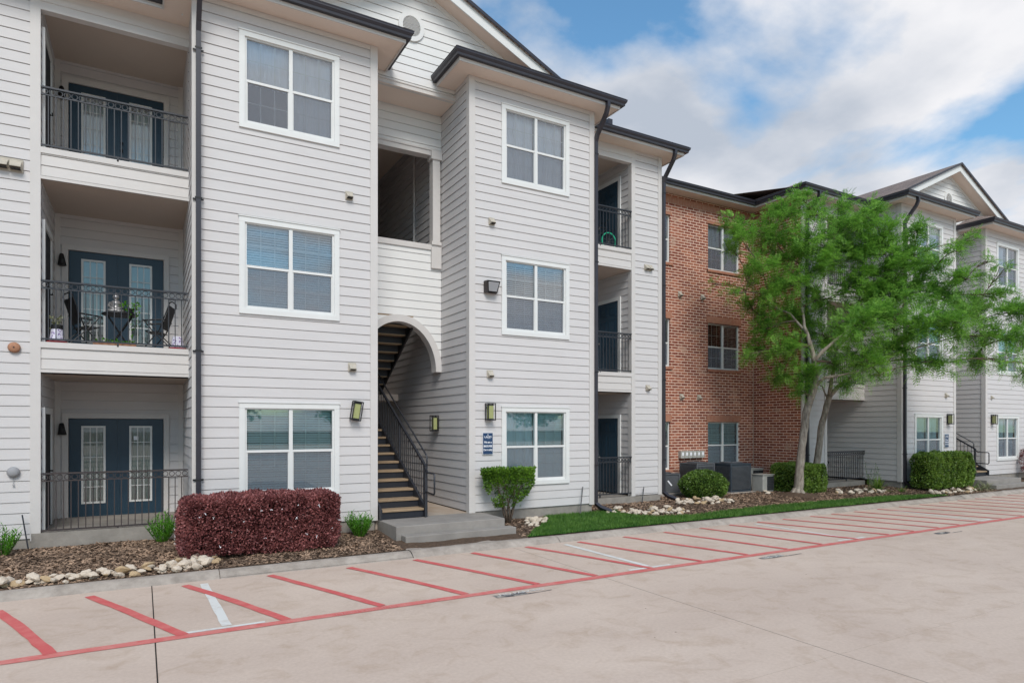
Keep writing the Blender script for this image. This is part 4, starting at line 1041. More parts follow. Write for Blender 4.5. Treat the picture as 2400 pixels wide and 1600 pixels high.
def ballshrub(name, label, c, r, rz, n, l, w, m, core, gap=0, flat=None, cat='shrub', stemh=.15):
    e = tag(empty(name, (c[0], c[1], c[2] - rz)), label, cat)
    mb = MB()
    for k in range(n):
        d = rv(); rr = 1 - abs(random.gauss(0, .10)) if random.random() < .8 else random.uniform(.5, 1)
        k2 = 1 + .09 * noise.noise(d * 2.4 + Vector(c)) + .06 * noise.noise(d * 6 + Vector(c))
        p = Vector((c[0] + d.x * r * rr * k2, c[1] + d.y * r * rr * k2, c[2] + d.z * rz * rr * k2))
        if flat is not None and p.z > flat: p.z = flat + random.gauss(0, .02)
        if gap and noise.noise(p * 5.5) > gap: continue
        leafquad(mb, p, d * .8 + rv() * .9 + Vector((0, 0, .3)), rv(), l * random.uniform(.7, 1.3), w * random.uniform(.7, 1.3))
    mb.build('foliage', m, e)
    if core:
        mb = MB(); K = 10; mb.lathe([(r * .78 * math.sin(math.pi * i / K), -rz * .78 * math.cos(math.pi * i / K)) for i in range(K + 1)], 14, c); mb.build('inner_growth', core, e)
    s = MB()
    for k in range(9):
        a = random.uniform(0, 6.28); s.tube([(c[0] + .1 * math.cos(a), c[1] + .1 * math.sin(a), c[2] - rz - .05), (c[0] + .3 * r * math.cos(a), c[1] + .3 * r * math.sin(a), c[2] - rz + stemh), (c[0] + .6 * r * math.cos(a), c[1] + .6 * r * math.sin(a), c[2])], [.018, .013, .006], 5)
    s.build('stem', M['bark2'], e)
    return e
ballshrub('round_shrub', 'round dark green shrub in front of the grey air conditioner', (13.95, 13.35, .05), .66, .42, 13000, .052, .03, M['leaf_round'], core_g)
ballshrub('burgundy_shrub', 'loose burgundy shrub below the farthest ground-floor window', (30.6, 11.5, .42), .98, .66, 9000, .055, .035, M['leaf_hedge'], None, gap=.22, stemh=.5)
# topiary: flat-topped shrub with bare stems
tp = tag(empty('flat_topped_shrub', (6.78, 12.02, -.31)), 'flat-topped green shrub with bare twisting stems beside the steps', 'shrub')
mb = MB()
for k in range(9500):
    a = random.uniform(0, 6.283); rr = math.sqrt(random.random()); h = random.random()
    if random.random() < .68: z = .42 + .42 * h ** .6; R0 = .60 + .02 * h
    else: z = .02 + .42 * h; R0 = .30 + .26 * h
    R0 *= 1 + .14 * noise.noise((math.cos(a) * 1.5, math.sin(a) * 1.5, z * 3))
    if random.random() < .6: rr = 1 - abs(random.gauss(0, .12))
    p = Vector((6.80 + R0 * rr * math.cos(a), 12.0 + R0 * .46 * rr * math.sin(a), z + .02 * noise.noise((a * 3, z, 0))))
    if z < .45 and noise.noise(p * 5) > .02: continue
    leafquad(mb, p, rv() * .9 + Vector((math.cos(a), math.sin(a), .5)), rv(), .055 * random.uniform(.7, 1.3), .026)
mb.build('foliage', M['leaf_topiary'], tp)
for k in range(8):
    a = k * .8 + .3; q = random.uniform(.7, 1.1)
    pts = [(6.78 + .03 * math.cos(a), 12.02 + .03 * math.sin(a), -.34), (6.78 + .12 * math.cos(a + .4) * q, 12.02 + .08 * math.sin(a), -.10), (6.78 + .24 * math.cos(a) * q, 12.02 + .12 * math.sin(a), .16), (6.8 + .42 * math.cos(a - .3) * q, 12.0 + .18 * math.sin(a), .45), (6.8 + .48 * math.cos(a) * q, 12.0 + .2 * math.sin(a), .70)]
    MB().tube(pts, [.026, .020, .014, .009, .004], 6).build('stem', M['bark2'], tp, smooth=True)
def spiky(name, label, loc, n, L, w, m, up=.9, group=None, droop=.5):
    e = tag(empty(name, loc), label, 'plant', group); mb = MB()
    for k in range(n):
        a = random.uniform(0, 6.283); el = random.uniform(.15, 1) * up; l = L * random.uniform(.6, 1.1); d = Vector((math.cos(a) * (1.1 - el), math.sin(a) * (1.1 - el), el)).normalized()
        p = Vector(loc) + Vector((math.cos(a), math.sin(a), 0)) * random.uniform(0, .3) * L * .3; sd = d.cross(Vector((0, 0, 1))).normalized() if abs(d.z) < .99 else Vector((1, 0, 0)); prev = None; K = 4
        for i in range(K + 1):
            t = i / K; q = p + d * l * t + Vector((0, 0, -1)) * (droop * l * t * t * (1.1 - el)); ww = w * (1 - t) ** .6 * (.6 + .8 * t if t < .4 else 1)
            cur = (q - sd * ww / 2, q + sd * ww / 2)
            if prev: mb.quad(tuple(prev[0]), tuple(prev[1]), tuple(cur[1]), tuple(cur[0]))
            prev = cur
    mb.build('foliage', m, e); return e
def leafy(name, label, loc, n, H, Rr, m, l=.085, w=.016):
    e = tag(empty(name, loc), label, 'plant'); mb = MB(); s = MB()
    for k in range(n):
        a = random.uniform(0, 6.283); r1 = Rr * math.sqrt(random.random()); h = H * random.uniform(.55, 1.05) * (1 - .35 * (r1 / Rr) ** 2)
        top = Vector((loc[0] + r1 * math.cos(a), loc[1] + r1 * math.sin(a), loc[2] + h)); b = Vector((loc[0] + .3 * r1 * math.cos(a), loc[1] + .3 * r1 * math.sin(a), loc[2]))
        s.tube([b, top], .004, 4, cap=False)
        for i in range(16):
            t = .25 + .75 * i / 15; p = b.lerp(top, t); aa = i * 2.4 + k; d = Vector((math.cos(aa), math.sin(aa), .55 + .5 * t)); leafquad(mb, p, d, Vector((0, 0, 1)), l * random.uniform(.7, 1.2), w)
    mb.build('foliage', m, e); s.build('stem', m, e); return e
leafy('leafy_plant', 'bright green leafy plant against the patio slab, left of the burgundy hedge', (.31, 13.05, -.32), 46, .52, .27, M['leaf_fresh'])
leafy('leafy_plant', 'bright green leafy plant cut off by the left edge of the photo', (-1.93, 12.9, -.33), 44, .50, .27, M['leaf_fresh'])
leafy('leafy_plant', 'bright green leafy mound between the burgundy hedge and the steps', (3.55, 11.95, -.33), 60, .50, .28, M['leaf_fresh'])
spiky('spiky_plant', 'dark green spiky plant in the mulch in front of the far patio fence', (20.35, 12.1, -.33), 130, .62, .032, M['leaf_box'], .95)
leafy('sapling', 'thin leafy sapling right behind the spiky plant', (20.9, 12.7, -.31), 7, .95, .28, M['leaf_round'], .07, .02)
spiky('variegated_grass', 'small green striped grass tuft at the foot of the long square hedge', (23.9, 11.0, -.36), 60, .42, .022, M['leaf_box'], .8)
spiky('variegated_grass', 'pale striped grass tuft at the right end of the long square hedge', (24.85, 11.05, -.36), 70, .50, .026, M['leaf_straw'], .7)
spiky('variegated_grass', 'pale drooping grass tuft under the hedge corner beside the far steps', (24.35, 11.0, -.36), 50, .42, .024, M['leaf_straw'], .6)
spiky('variegated_grass', 'low grass tuft on the mulch between the spiky plant and the far hedge', (20.95, 11.7, -.36), 50, .36, .02, M['leaf_box'], .7)

# ================================================================ TREES
def tree(label, base, limbs, clusters, nf, seedv, leafm, trunk_r, fl=.26):
    """base point; limbs: list of (radius list, points in lateral/depth/height metres); clusters: (lat, dep, z, r)"""
    random.seed(seedv)
    e = tag(empty('feathery_tree', base), label, 'tree', 'feathery trees in the mulch bed')
    ax, ay = Vector((.868, -.4965, 0)), Vector((.4965, .868, 0)); Bp = Vector(base)
    def Wp(l, d, z): return Bp + ax * l + ay * d + Vector((0, 0, z))
    t = MB(); nodes = []
    for (rads, pts) in limbs:
        P = [Wp(*p) for p in pts]; Q = []; RR = []
        for i in range(len(P) - 1):
            for k in range(4):
                f = k / 4; q = P[i].lerp(P[i + 1], f); q += Vector((noise.noise(q * 3), noise.noise(q * 3 + Vector((9, 0, 0))), 0)) * .03; Q.append(q); RR.append((rads[i] + (rads[i + 1] - rads[i]) * f) * (1 + .10 * noise.noise(q * 5)))
        Q.append(P[-1]); RR.append(rads[-1]); t.tube(Q, RR, 10)
        nodes += list(zip(Q, RR))
    if trunk_r > .1:
        for k in range(7):
            a = k * .9 + .2; r = trunk_r; t.tube([Bp + Vector((.3 * r * math.cos(a), .3 * r * math.sin(a), .16)), Bp + Vector((1.1 * r * math.cos(a), 1.1 * r * math.sin(a), .06)), Bp + Vector((2.6 * r * math.cos(a), 2.6 * r * math.sin(a), -.03))], [r * .8, r * .5, r * .15], 6)
    t.build('trunk', M['bark'], e, smooth=True)
    br = MB(); lf = MB(); cents = [(Wp(c[0], c[1], c[2]), c[3]) for c in clusters]; allow = [n for n in nodes if n[0].z > Bp.z + 1.7]
    hub = list(allow)
    order = sorted(cents, key=lambda c: min((c[0] - h[0]).length for h in allow))
    tw = []
    for (c, r) in order:
        h = min(hub, key=lambda h: (c - h[0]).length + (0 if h[0].z < c.z + .3 else .8)); r0 = min(h[1] * .7, .045)
        mid = h[0].lerp(c, .5) + Vector((0, 0, .12 * (c - h[0]).length)) + rv() * .08
        Q = []
        for k in range(7): f = k / 6; Q.append(h[0] * (1 - f) ** 2 + mid * 2 * f * (1 - f) + c * f * f)
        br.tube(Q, [r0 * (1 - k / 6) + .008 for k in range(7)], 6); hub += [(Q[3], r0 * .5 + .008), (Q[6], .014)]
        for k in range(int(5 + 18 * r)):
            d = rv(); d.z = d.z * .7 + .15; q = c + d * r * random.uniform(.55, 1.0); s0 = Q[random.choice((3, 4, 5, 6))]; m2 = s0.lerp(q, .55) + rv() * .05
            br.tube([s0, m2, q], [.010, .007, .003], 4, cap=False); tw.append((s0, m2, q, c, r))
    br.build('branches', M['bark2'], e)
    tot = sum(r ** 2 for _, r in cents)
    for (c, r) in cents:
        mine = [x for x in tw if (x[3] - c).length < 1e-6]
        for k in range(int(nf * r * r / tot)):
            if mine and random.random() < .72:
                s0, m2, q, _, _ = random.choice(mine); f = random.uniform(.25, 1.05); p = (s0.lerp(m2, f * 2) if f < .5 else m2.lerp(q, f * 2 - 1)) + rv() * .07; out = (q - s0)
            else: d = rv(); p = c + d * r * random.random() ** .4; out = d
            if noise.noise(p * 1.9) > .42: continue
            d = (out.normalized() * .7 + rv() * .75 + Vector((0, 0, .10))).normalized(); L = fl * random.uniform(.65, 1.25); s = d.cross(Vector((0, 0, 1)))
            if s.length < .05: continue
            s.normalize(); s = (s + Vector((0, 0, random.uniform(-.5, .5)))).normalized(); K = 6; n0 = None
            base_i = len(lf.v)
            for i in range(K):
                t = (i + .5) / K; q = p + d * L * t + Vector((0, 0, -1)) * (.30 * L * t * t); w = .092 * math.sin(math.pi * (.18 + .72 * t)) * (L / .26)
                for sg in (-1, 1):
                    tip = q + s * sg * w + d * .018; a = q + d * .021; b = q - d * .021; m = q + s * sg * w * .55 + d * .017
                    n = len(lf.v); lf.v += [tuple(b), tuple(q + s * sg * w * .55 - d * .006), tuple(tip), tuple(m)]; lf.f.append((n, n + 1, n + 2, n + 3))
    lf.build('crown', leafm, e)
    return e
U0, V0, PX = 1868, 1158, 78.0
def CL(lst, dep=0.0, jit=.9, sd=3):
    rr = random.Random(sd); o = []
    for q in lst:
        u, v, r = q[:3]; dd = q[3] if len(q) > 3 else rr.uniform(-jit, jit); k = (19.3 + dd + dep) / 19.3; lat = (u - 1200) / 1516 * 19.3 * k - (U0 - 1200) / 1516 * 19.3
        z = ((1000 - v) / 1516 * 19.3 * k + 1.72) + .33
        o.append((lat, dd + dep, z, r / PX * k))
    return o
A1 = CL([(1738, 548, 40), (1795, 545, 50), (1850, 505, 50), (1868, 462, 26), (1840, 600, 62), (1782, 622, 46), (1900, 560, 60), (1905, 500, 40), (1860, 670, 60), (1800, 690, 40), (1860, 745, 58), (1800, 770, 42), (1775, 820, 30), (1840, 830, 56), (1890, 880, 44), (1930, 620, 62), (1950, 700, 62), (1930, 790, 60),
         (1705, 520, 22), (1715, 585, 24), (1670, 668, 15), (1705, 690, 20), (1745, 715, 25), (1785, 745, 26), (1745, 838, 18), (1735, 560, 20), (1960, 860, 42), (1870, 915, 24), (1965, 540, 50), (1980, 480, 34), (1755, 655, 26), (1822, 880, 30)], 0, .8, 3)
A2 = CL([(2010, 520, 46), (2050, 500, 34), (2065, 560, 56), (2010, 600, 70), (2080, 640, 74), (2030, 690, 74), (2010, 770, 66), (2100, 740, 70), (2140, 600, 50), (2150, 540, 30), (2130, 690, 64), (2170, 770, 60), (2090, 820, 52), (2020, 850, 50), (2200, 700, 56), (2190, 630, 34), (2240, 760, 56), (2235, 590, 22), (2262, 655, 34), (2285, 720, 50), (2310, 790, 48),
         (2340, 700, 30), (2345, 640, 24), (2318, 610, 14), (2370, 735, 40), (2392, 800, 40), (2360, 850, 32), (2290, 850, 32), (2220, 850, 40), (2140, 858, 30), (2400, 880, 20), (2275, 565, 22), (2060, 880, 28), (1990, 905, 26), (2425, 740, 40), (2450, 810, 44), (2440, 870, 30), (2470, 760, 40)], -1.2, 1.1, 5)
def TP(*a): return [(((u - 1200) / 1516 * (19.3 + d) - (U0 - 1200) / 1516 * 19.3), d, (1000 - v) / 1516 * (19.3 + d) + 1.72 + .33) for (u, v, d) in a]
BZ = -.33
limbs1 = [([.150, .118, .108, .105, .100, .085], TP((1868, 1166, 0), (1872, 1100, 0), (1880, 1030, 0), (1889, 965, 0), (1905, 915, 0), (1912, 880, 0))),
          ([.085, .070, .060, .045, .030], TP((1912, 882, 0), (1906, 838, .05), (1896, 800, .1), (1884, 765, .1), (1878, 720, .2))),
          ([.062, .050, .038, .022], TP((1905, 848, 0), (1930, 820, -.1), (1955, 798, -.2), (1985, 775, -.3))),
          ([.060, .045, .030, .018], TP((1908, 905, 0), (1930, 885, -.2), (1965, 880, -.4), (2010, 870, -.7))),
          ([.040, .026, .016], TP((1880, 770, .1), (1850, 735, .1), (1800, 715, .1)))]
tree('pale-barked tree leaning right, its trunk in front of the square hedge', (16.95, 12.5, BZ), limbs1, A1, 10500, 11, M['leaf_tree'], .15)
off = (18.72, 13.05, BZ)
def TP2(*a):
    o = []
    for (u, v, d) in a:
        D = 20.62 + d; o.append(((u - 1200) / 1516 * D - (18.72 * .868 - 13.05 * .4965), d, (1000 - v) / 1516 * D + 1.72 + .33))
    return o
def shift(cl):
    # clusters were laid out round the first trunk; re-express them from the second trunk's base
    dx = Vector((16.95 - 18.72, 12.5 - 13.05, 0)); l0 = dx.dot(Vector((.868, -.4965, 0))); d0 = dx.dot(Vector((.4965, .868, 0)))
    return [(l + l0, d + d0, z, r) for (l, d, z, r) in cl]
limbs2 = [([.130, .105, .098, .092, .085], TP2((1910, 1160, 0), (1915, 1085, 0), (1922, 1020, 0), (1935, 960, 0), (1945, 925, 0))),
          ([.075, .060, .045, .030], TP2((1943, 930, 0), (1965, 905, -.2), (2000, 880, -.7), (2060, 850, -1.2))),
          ([.070, .050, .035, .022], TP2((1944, 930, 0), (1950, 880, -.2), (1960, 820, -.5), (1990, 740, -1.0))),
          ([.045, .032, .020], TP2((2000, 880, -.7), (2090, 830, -1.3), (2200, 800, -1.6))),
          ([.040, .030, .018], TP2((1960, 820, -.5), (2050, 720, -1.0), (2110, 640, -1.4))),
          ([.030, .020, .008], TP2((1940, 935, 0), (1928, 905, .05), (1915, 900, .05)))]
tree('darker-barked tree behind the square hedge, carrying the right half of the foliage', off, limbs2, shift(A2), 16500, 12, M['leaf_tree'], .08)
random.seed(99)
tw = MB(); tb_ = (22.1, 10.6)
for pts in ([(2128, 888), (2145, 905), (2158, 925), (2160, 938)], [(2145, 905), (2152, 935), (2150, 945)]): pass

# ================================================================ AIR CONDITIONERS
def ac(name, label, x0, y0, x1, y1, z0, z1, m, louv=True, top=True, pad=True):
    e = tag(empty(name, ((x0 + x1) / 2, (y0 + y1) / 2, z0)), label, 'air conditioner', 'outdoor air conditioner units')
    if pad: MB().box(x0 - .1, y0 - .1, z0 - .09, x1 + .1, y1 + .1, z0 - .01).build('concrete_pad', M['kerb'], e, bevel=.01)
    b = MB(); b.box(x0 + .02, y0 + .02, z0, x1 - .02, y1 - .02, z1 - .04); b.build('cabinet', m, e, bevel=.03)
    t = MB(); t.box(x0, y0, z1 - .06, x1, y1, z1 - .02).box(x0 - .005, y0 - .005, z0 - .01, x1 + .005, y1 + .005, z0 + .04)
    for (a, c) in ((x0, y0), (x1 - .05, y0), (x0, y1 - .05), (x1 - .05, y1 - .05)): t.box(a, c, z0, a + .05, c + .05, z1 - .05)
    t.build('frame', m, e, bevel=.008)
    if louv:
        l = MB(); z = z0 + .07; k = 0
        while z < z1 - .12:
            l.box(x0 + .05, y0 - .012, z, x1 - .05, y0 + .03, z + .014).box(x0 - .012, y0 + .05, z, x0 + .03, y1 - .05, z + .012); z += .036
        l.build('louvres', M['ac_grey'], e)  # on the navy unit the slat highlights are painted as lighter grey
    if top:
        g = MB(); cx, cy, r = (x0 + x1) / 2, (y0 + y1) / 2, min(x1 - x0, y1 - y0) * .42
        for q in range(1, 6): g.ring((cx, cy, z1), (1, 0, 0), (0, 1, 0), r * q / 5, .010, 24)
        for q in range(8): a = q * math.pi / 4; g.tube([(cx, cy, z1 + .01), (cx + r * math.cos(a), cy + r * math.sin(a), z1)], .005, 4)
        g.build('fan_grille', M['ac_grey'], e); MB().lathe([(r, 0), (r, -.02), (.05, -.02), (.0, -.02)], 20, (cx, cy, z1 - .001)).build('fan', M['black'], e)
    return e
a1 = ac('air_conditioner', 'tall dark blue air conditioner with slatted sides on its pad, right of the round shrub', 15.52, 13.75, 16.42, 14.55, -.26, .62, M['ac_navy'])
a2 = ac('air_conditioner', 'large grey air conditioner mostly hidden behind the round shrub', 14.72, 14.35, 15.50, 15.1, -.26, .62, M['ac_grey'])
a3 = ac('air_conditioner', 'grey air conditioner with a small white label beside the right downspout', 13.05, 14.25, 13.93, 14.95, -.22, .36, M['ac_grey'], louv=False)
s = MB(); s.quad((13.42, 14.255, .12), (13.46, 14.255, .15), (13.62, 14.255, .0), (13.58, 14.255, -.03)); s.build('label_sticker', M['ink'], a3)
def wallac(label, x0, y0, x1, y1, z0, z1):
    e = tag(empty('window_air_conditioner', ((x0 + x1) / 2, (y0 + y1) / 2, z0)), label, 'air conditioner', 'outdoor air conditioner units')
    MB().box(x0, y0, z0, x1, y1, z1).build('cabinet', M['ac_beige'], e, bevel=.02)
    MB().box(x0 - .02, y0 - .02, z1 + .001, x1 + .02, y1 + .02, z1 + .02).box(x0 - .02, y0 - .02, z0 - .05, x1 + .02, y1 + .02, z0 - .001).build('casing', M['ac_beige'], e)
    MB().box(x0 + (x1 - x0) * .38, y0 - .012, z0 + .05, x1 - .03, y0 - .001, z1 - .04).build('coil', M['black'], e)
    g = MB()
    for k in range(7): xx = x0 + (x1 - x0) * (.40 + .55 * k / 6); g.box(xx - .004, y0 - .022, z0 + .05, xx + .004, y0 - .014, z1 - .04)
    for k in range(9): zz = z0 + .06 + (z1 - z0 - .12) * k / 8; g.box(x0 + (x1 - x0) * .38, y0 - .026, zz, x1 - .03, y0 - .022, zz + .006)
    g.build('grille', M['ac_grey'], e)
wallac('small beige air conditioner with a black grille, nearest the square hedge', 16.72, 13.55, 17.22, 13.98, -.30, .22)
wallac('beige air conditioner standing against the brick, behind the small beige one', 17.05, 14.45, 17.85, 14.95, -.26, .34)

# electric meter boxes on brick
def onwall(u, v, Y): 
    t = (u - 1200) / 1516; s_, c_ = math.sin(R(29.77)), math.cos(R(29.77)); d = Y / (c_ - t * s_); return (d * (s_ + t * c_), Y, 1.72 - (v - 1000) / 1516 * d)
mbx = tag(empty('disconnect_boxes', (14.9, 15.39, 1.1)), 'row of six pale grey electrical boxes on the brick wall', 'electrical boxes')
p0 = onwall(1590, 1073, 15.38); p1 = onwall(1646, 1073, 15.38); wd = (p1[0] - p0[0]) / 6
for k in range(6):
    x = p0[0] + wd * k; MB().box(x + .008, 15.27, 1.72 - .073 / 1.516 * 20.9 * 1.0, x + wd - .008, 15.398, 1.72 - .056 / 1.516 * 20.9).build('box', M['pipe'] if 0 else M['ac_beige'], mbx, bevel=.008)
    MB().box(x + .05, 15.262, .80, x + wd - .05, 15.268, .90).build('label_sticker', M['ink'], mbx)

# ================================================================ WALL FITTINGS
def lantern():
    e = empty('wall_lantern', (0, 0, 0)); w, h, d = .17, .37, .15
    MB().box(-.05, -.02, .06, .05, -.001, h - .06).build('back_plate', M['black'], e, world=False)
    g = MB().box(-.055, -d + .03, .04, .055, -.03, h - .05); g.build('glass_shade', M['glass_lamp'], e, world=False, bevel=.004)
    f = MB(); r = .008
    for x in (-w / 2, w / 2):
        for y in (-d, -.012): f.box(x - r, y - r, 0, x + r, y + r, h)
        f.box(x - r, -d + r, 0, x + r, -.012 - r, 2 * r).box(x - r, -d + r, h - 2 * r, x + r, -.012 - r, h)
    for y in (-d, -.012):
        f.box(-w / 2 + r, y - r, 0, w / 2 - r, y + r, 2 * r).box(-w / 2 + r, y - r, h - 2 * r, w / 2 - r, y + r, h)
    f.box(-.07, -d + .02, .02, .07, -.025, .036).box(-.07, -d + .02, h - .045, .07, -.025, h - .025)
    f.build('cage', M['black'], e, world=False)
    return tag(e, None, 'wall lamp', 'lanterns by the stair entries')
lt = lantern()
def put(o, first, loc, rz, label, rx=0, ry=0, sc=1):
    c = o if first else copy_tree(o)
    c.location = loc; c.rotation_euler = (rx, ry, rz); c['label'] = label
    if sc != 1: c.scale = (sc, sc, sc)
    return c
p = onwall(830, 985, 12.30); put(lt, True, (p[0], 12.312, p[2]), 0, 'tilted black-caged wall lantern hanging crooked right of the near ground-floor window', ry=.16)
p = onwall(1146, 985, 12.30); put(lt, False, (p[0], 12.312, p[2]), 0, 'black-caged wall lantern directly above the navy smoke-free sign')
put(lt, False, (5.998, 14.0, 1.62), -math.pi / 2, 'black-caged wall lantern inside the stair entry, on the wall right of the stairs')
p = onwall(2223, 994, 12.2); put(lt, False, (p[0], 12.212, p[2]), 0, 'wall lantern right of the window on the far left bay, above the small dark sign')
p = onwall(2326, 994, 12.2); put(lt, False, (p[0], 12.212, p[2]), 0, 'wall lantern left of the last ground-floor window at the right edge')
def ventmesh(two=False):
    e = empty('vent_hood', (0, 0, 0)); n = 2 if two else 1
    for k in range(n):
        x = (k - (n - 1) / 2) * .135
        m = MB(); A_ = [(x - .06, 0, .075), (x + .06, 0, .075), (x + .06, 0, -.06), (x - .06, 0, -.06)]
        m.quad(A_[0], A_[1], (x + .055, -.10, -.02), (x - .055, -.10, -.02)); m.tri(A_[0], (x - .055, -.10, -.02), (x - .055, -.10, -.055)); m.tri(A_[0], (x - .055, -.10, -.055), A_[3])
        m.tri(A_[1], (x + .055, -.10, -.055), (x + .055, -.10, -.02)); m.tri(A_[1], A_[2], (x + .055, -.10, -.055)); m.quad((x - .055, -.10, -.02), (x + .055, -.10, -.02), (x + .055, -.10, -.032), (x - .055, -.10, -.032))
        m.box(x - .072, -.012, -.075, x + .072, 0, .085); m.build('hood', M['vent'], e, world=False)
        MB().box(x - .045, -.085, -.052, x + .045, -.014, -.05).build('opening', M['black'], e, world=False)
    return tag(e, None, 'vent', 'small exhaust vents on the walls')
v1 = ventmesh(); v2 = ventmesh(True)
first = [True, True]
for (u, v, Y, two, sc, lb) in ((818, 460, 12.32, 0, 1.0, 'weathered vent hood right of the near upper windows, below the eave'), (825, 861, 12.32, 0, 1.05, 'yellowed vent hood above the crooked lantern'),
      (1152, 520, 12.32, 0, 1, 'white vent hood on the second bay, below its top window'), (1148, 877, 12.32, 0, 1, 'yellowed vent hood above the lantern of the second bay'),
      (1519, 628, 13.48, 1, 1, 'double vent hood on the narrow strip left of the brick'), (1518, 909, 13.48, 0, 1, 'single vent hood on the narrow strip left of the brick'), (22, 387, 13.48, 1, 1.35, 'double vent hood with dark openings at the left edge of the photo'),
      (1593, 690, 15.39, 0, 1.05, 'upper left vent hood on the brick wall'), (1646, 697, 15.39, 0, 1.05, 'upper right vent hood on the brick wall'), (1597, 929, 15.39, 0, 1.05, 'lower left vent hood on the brick wall'), (1638, 931, 15.39, 0, 1.05, 'lower right vent hood on the brick wall'),
      (2217, 926, 12.22, 0, 1, 'small vent hood between floors on the far left bay'), (2324, 931, 12.22, 0, .8, 'small vent hood on the last bay, above its lantern')):
    p = onwall(u, v, Y); put(v2 if two else v1, first[two], p, 0, lb, sc=sc); first[two] = False
# flood light
p = onwall(1149, 674, 12.3); fl_ = tag(empty('flood_light', (p[0], 12.315, p[2])), 'dark bronze flood light beside the middle window of the second bay', 'wall lamp')
fb = MB(); q = [(-.15, 0, -.12), (.15, 0, -.12), (.15, 0, .13), (-.15, 0, .13)]; f_ = [(-.11, -.13, -.13), (.11, -.13, -.13), (.155, -.19, .115), (-.155, -.19, .115)]
fb.poly(q).quad(q[0], q[1], f_[1], f_[0]).quad(q[1], q[2], f_[2], f_[1]).quad(q[2], q[3], f_[3], f_[2]).quad(q[3], q[0], f_[0], f_[3]); fb.build('housing', M['iron_rust'], fl_, world=False)
g_ = MB().quad((-.095, -.136, -.10), (.095, -.136, -.10), (.13, -.186, .09), (-.13, -.186, .09)); g_.build('lens', M['pipe'], fl_, world=False)
# sign
p = onwall(1143.3, 1039, 12.3); sg = tag(empty('smoke_free_sign', (p[0], 12.31, p[2])), 'navy sign reading We are a SMOKE-FREE Community left of the second bay window', 'sign')
MB().box(-.125, -.012, -.235, .125, -.002, .235).build('plate_edge', M['ink'], sg, world=False); MB().box(-.118, -.015, -.228, .118, -.0125, .228).build('plate', M['sign'], sg, world=False)
def stext(body, z, size, sx=1.0, par=sg, bold=.0, y=-.0155, sp=1.0):
    t = text(body, (0, 0, 0), size, M['ink'], (R(90), 0, 0), par, sx=sx, bold=bold, align='CENTER', sp=sp); t.location = (0, y, z); return t
MB().lathe([(.0, .014), (.010, .008), (.013, 0), (.010, -.008), (0, -.014)], 12, (0, -.016, .188)).build('droplet_mark', M['ink'], sg, world=False)
stext('LAKES', .128, .050, 1.05, sp=1.25, bold=.001); stext('ON THE GREEN', .107, .017, 1.1)
stext('We are a', .010, .062, .78, bold=.0015); stext('SMOKE-FREE', -.075, .060, .62, bold=.0015); stext('Community', -.150, .058, .78, bold=.0015)
sg2 = empty('smoke_free_sign', (0, 0, 0)); p = onwall(2219, 1032, 12.2); sg2.location = (p[0], 12.21, p[2]); tag(sg2, 'small dark sign with white lines on the far bay, beside the lantern', 'sign')
for ch in kids(sg):
    c = ch.copy(); COL.objects.link(c); c.parent = sg2
# left wall fittings
p = onwall(33, 814, 13.45); tc_ = tag(empty('clay_disc', (p[0], 13.48, p[2])), 'round terracotta ornament on the siding near the left edge', 'wall ornament')
m = MB(); m.tube([(0, 0, 0), (0, -.035, 0), (0, -.06, 0), (0, -.062, 0)], [.085, .088, .062, .018], 20); o = m.build('disc', M['terracotta'], tc_, smooth=True, world=False)
MB().tube([(0, -.062, 0), (0, -.068, 0)], .012, 10).build('hole', M['black'], tc_, world=False)
p = onwall(31, 1106, 13.45); bl_ = tag(empty('fire_bell', (p[0], 13.48, p[2])), 'grey round alarm bell with a pull cord on the left wall', 'bell')
m = MB(); m.tube([(0, 0, 0), (0, -.03, 0), (0, -.055, 0), (0, -.075, 0), (0, -.08, 0)], [.085, .09, .082, .045, .004], 20); m.build('gong', M['pipe'], bl_, smooth=True, world=False)
MB().tube([(0, -.02, -.085), (0, -.02, -.20)], .004, 5).tube([(0, -.02, -.20), (0, -.02, -.225)], [.006, .018], 8).build('cord', M['pipe'], bl_, world=False)
# leaning stakes
for (u0, v0, u1, v1_, Y, lb) in ((1366, 1140, 1359.5, 1203, 12.22, 'thin dark stake leaning on the wall left of the middle downspout'), (1509, 1141, 1504.8, 1176, 13.38, 'thin dark stake leaning on the strip left of the brick'), (52, 1206, 66, 1285, 13.3, 'grey stake leaning beside the white corner board at the left')):
    a = Vector(onwall(u0, v0, Y + .06)); b = Vector(onwall(u1, v1_, Y - .1)); tag(MB().tube([a, b], .012, 6).build('garden_stake', M['iron']), lb, 'stake')
# porch lamps in the left balconies
for (z, fl_n) in ((1.55, 'ground-floor'), (4.87, 'second-floor'), (8.15, 'top-floor')):
    e = tag(empty('porch_lamp', (-1.38, 15.48, z)), 'small dark cone lamp in the corner of the %s balcony at the left' % fl_n, 'wall lamp')
    MB().tube([(0, 0, .22), (.01, -.07, .22), (.02, -.10, .02)], [.02, .04, .075], 10).build('shade', M['black'], e, smooth=True, world=False)

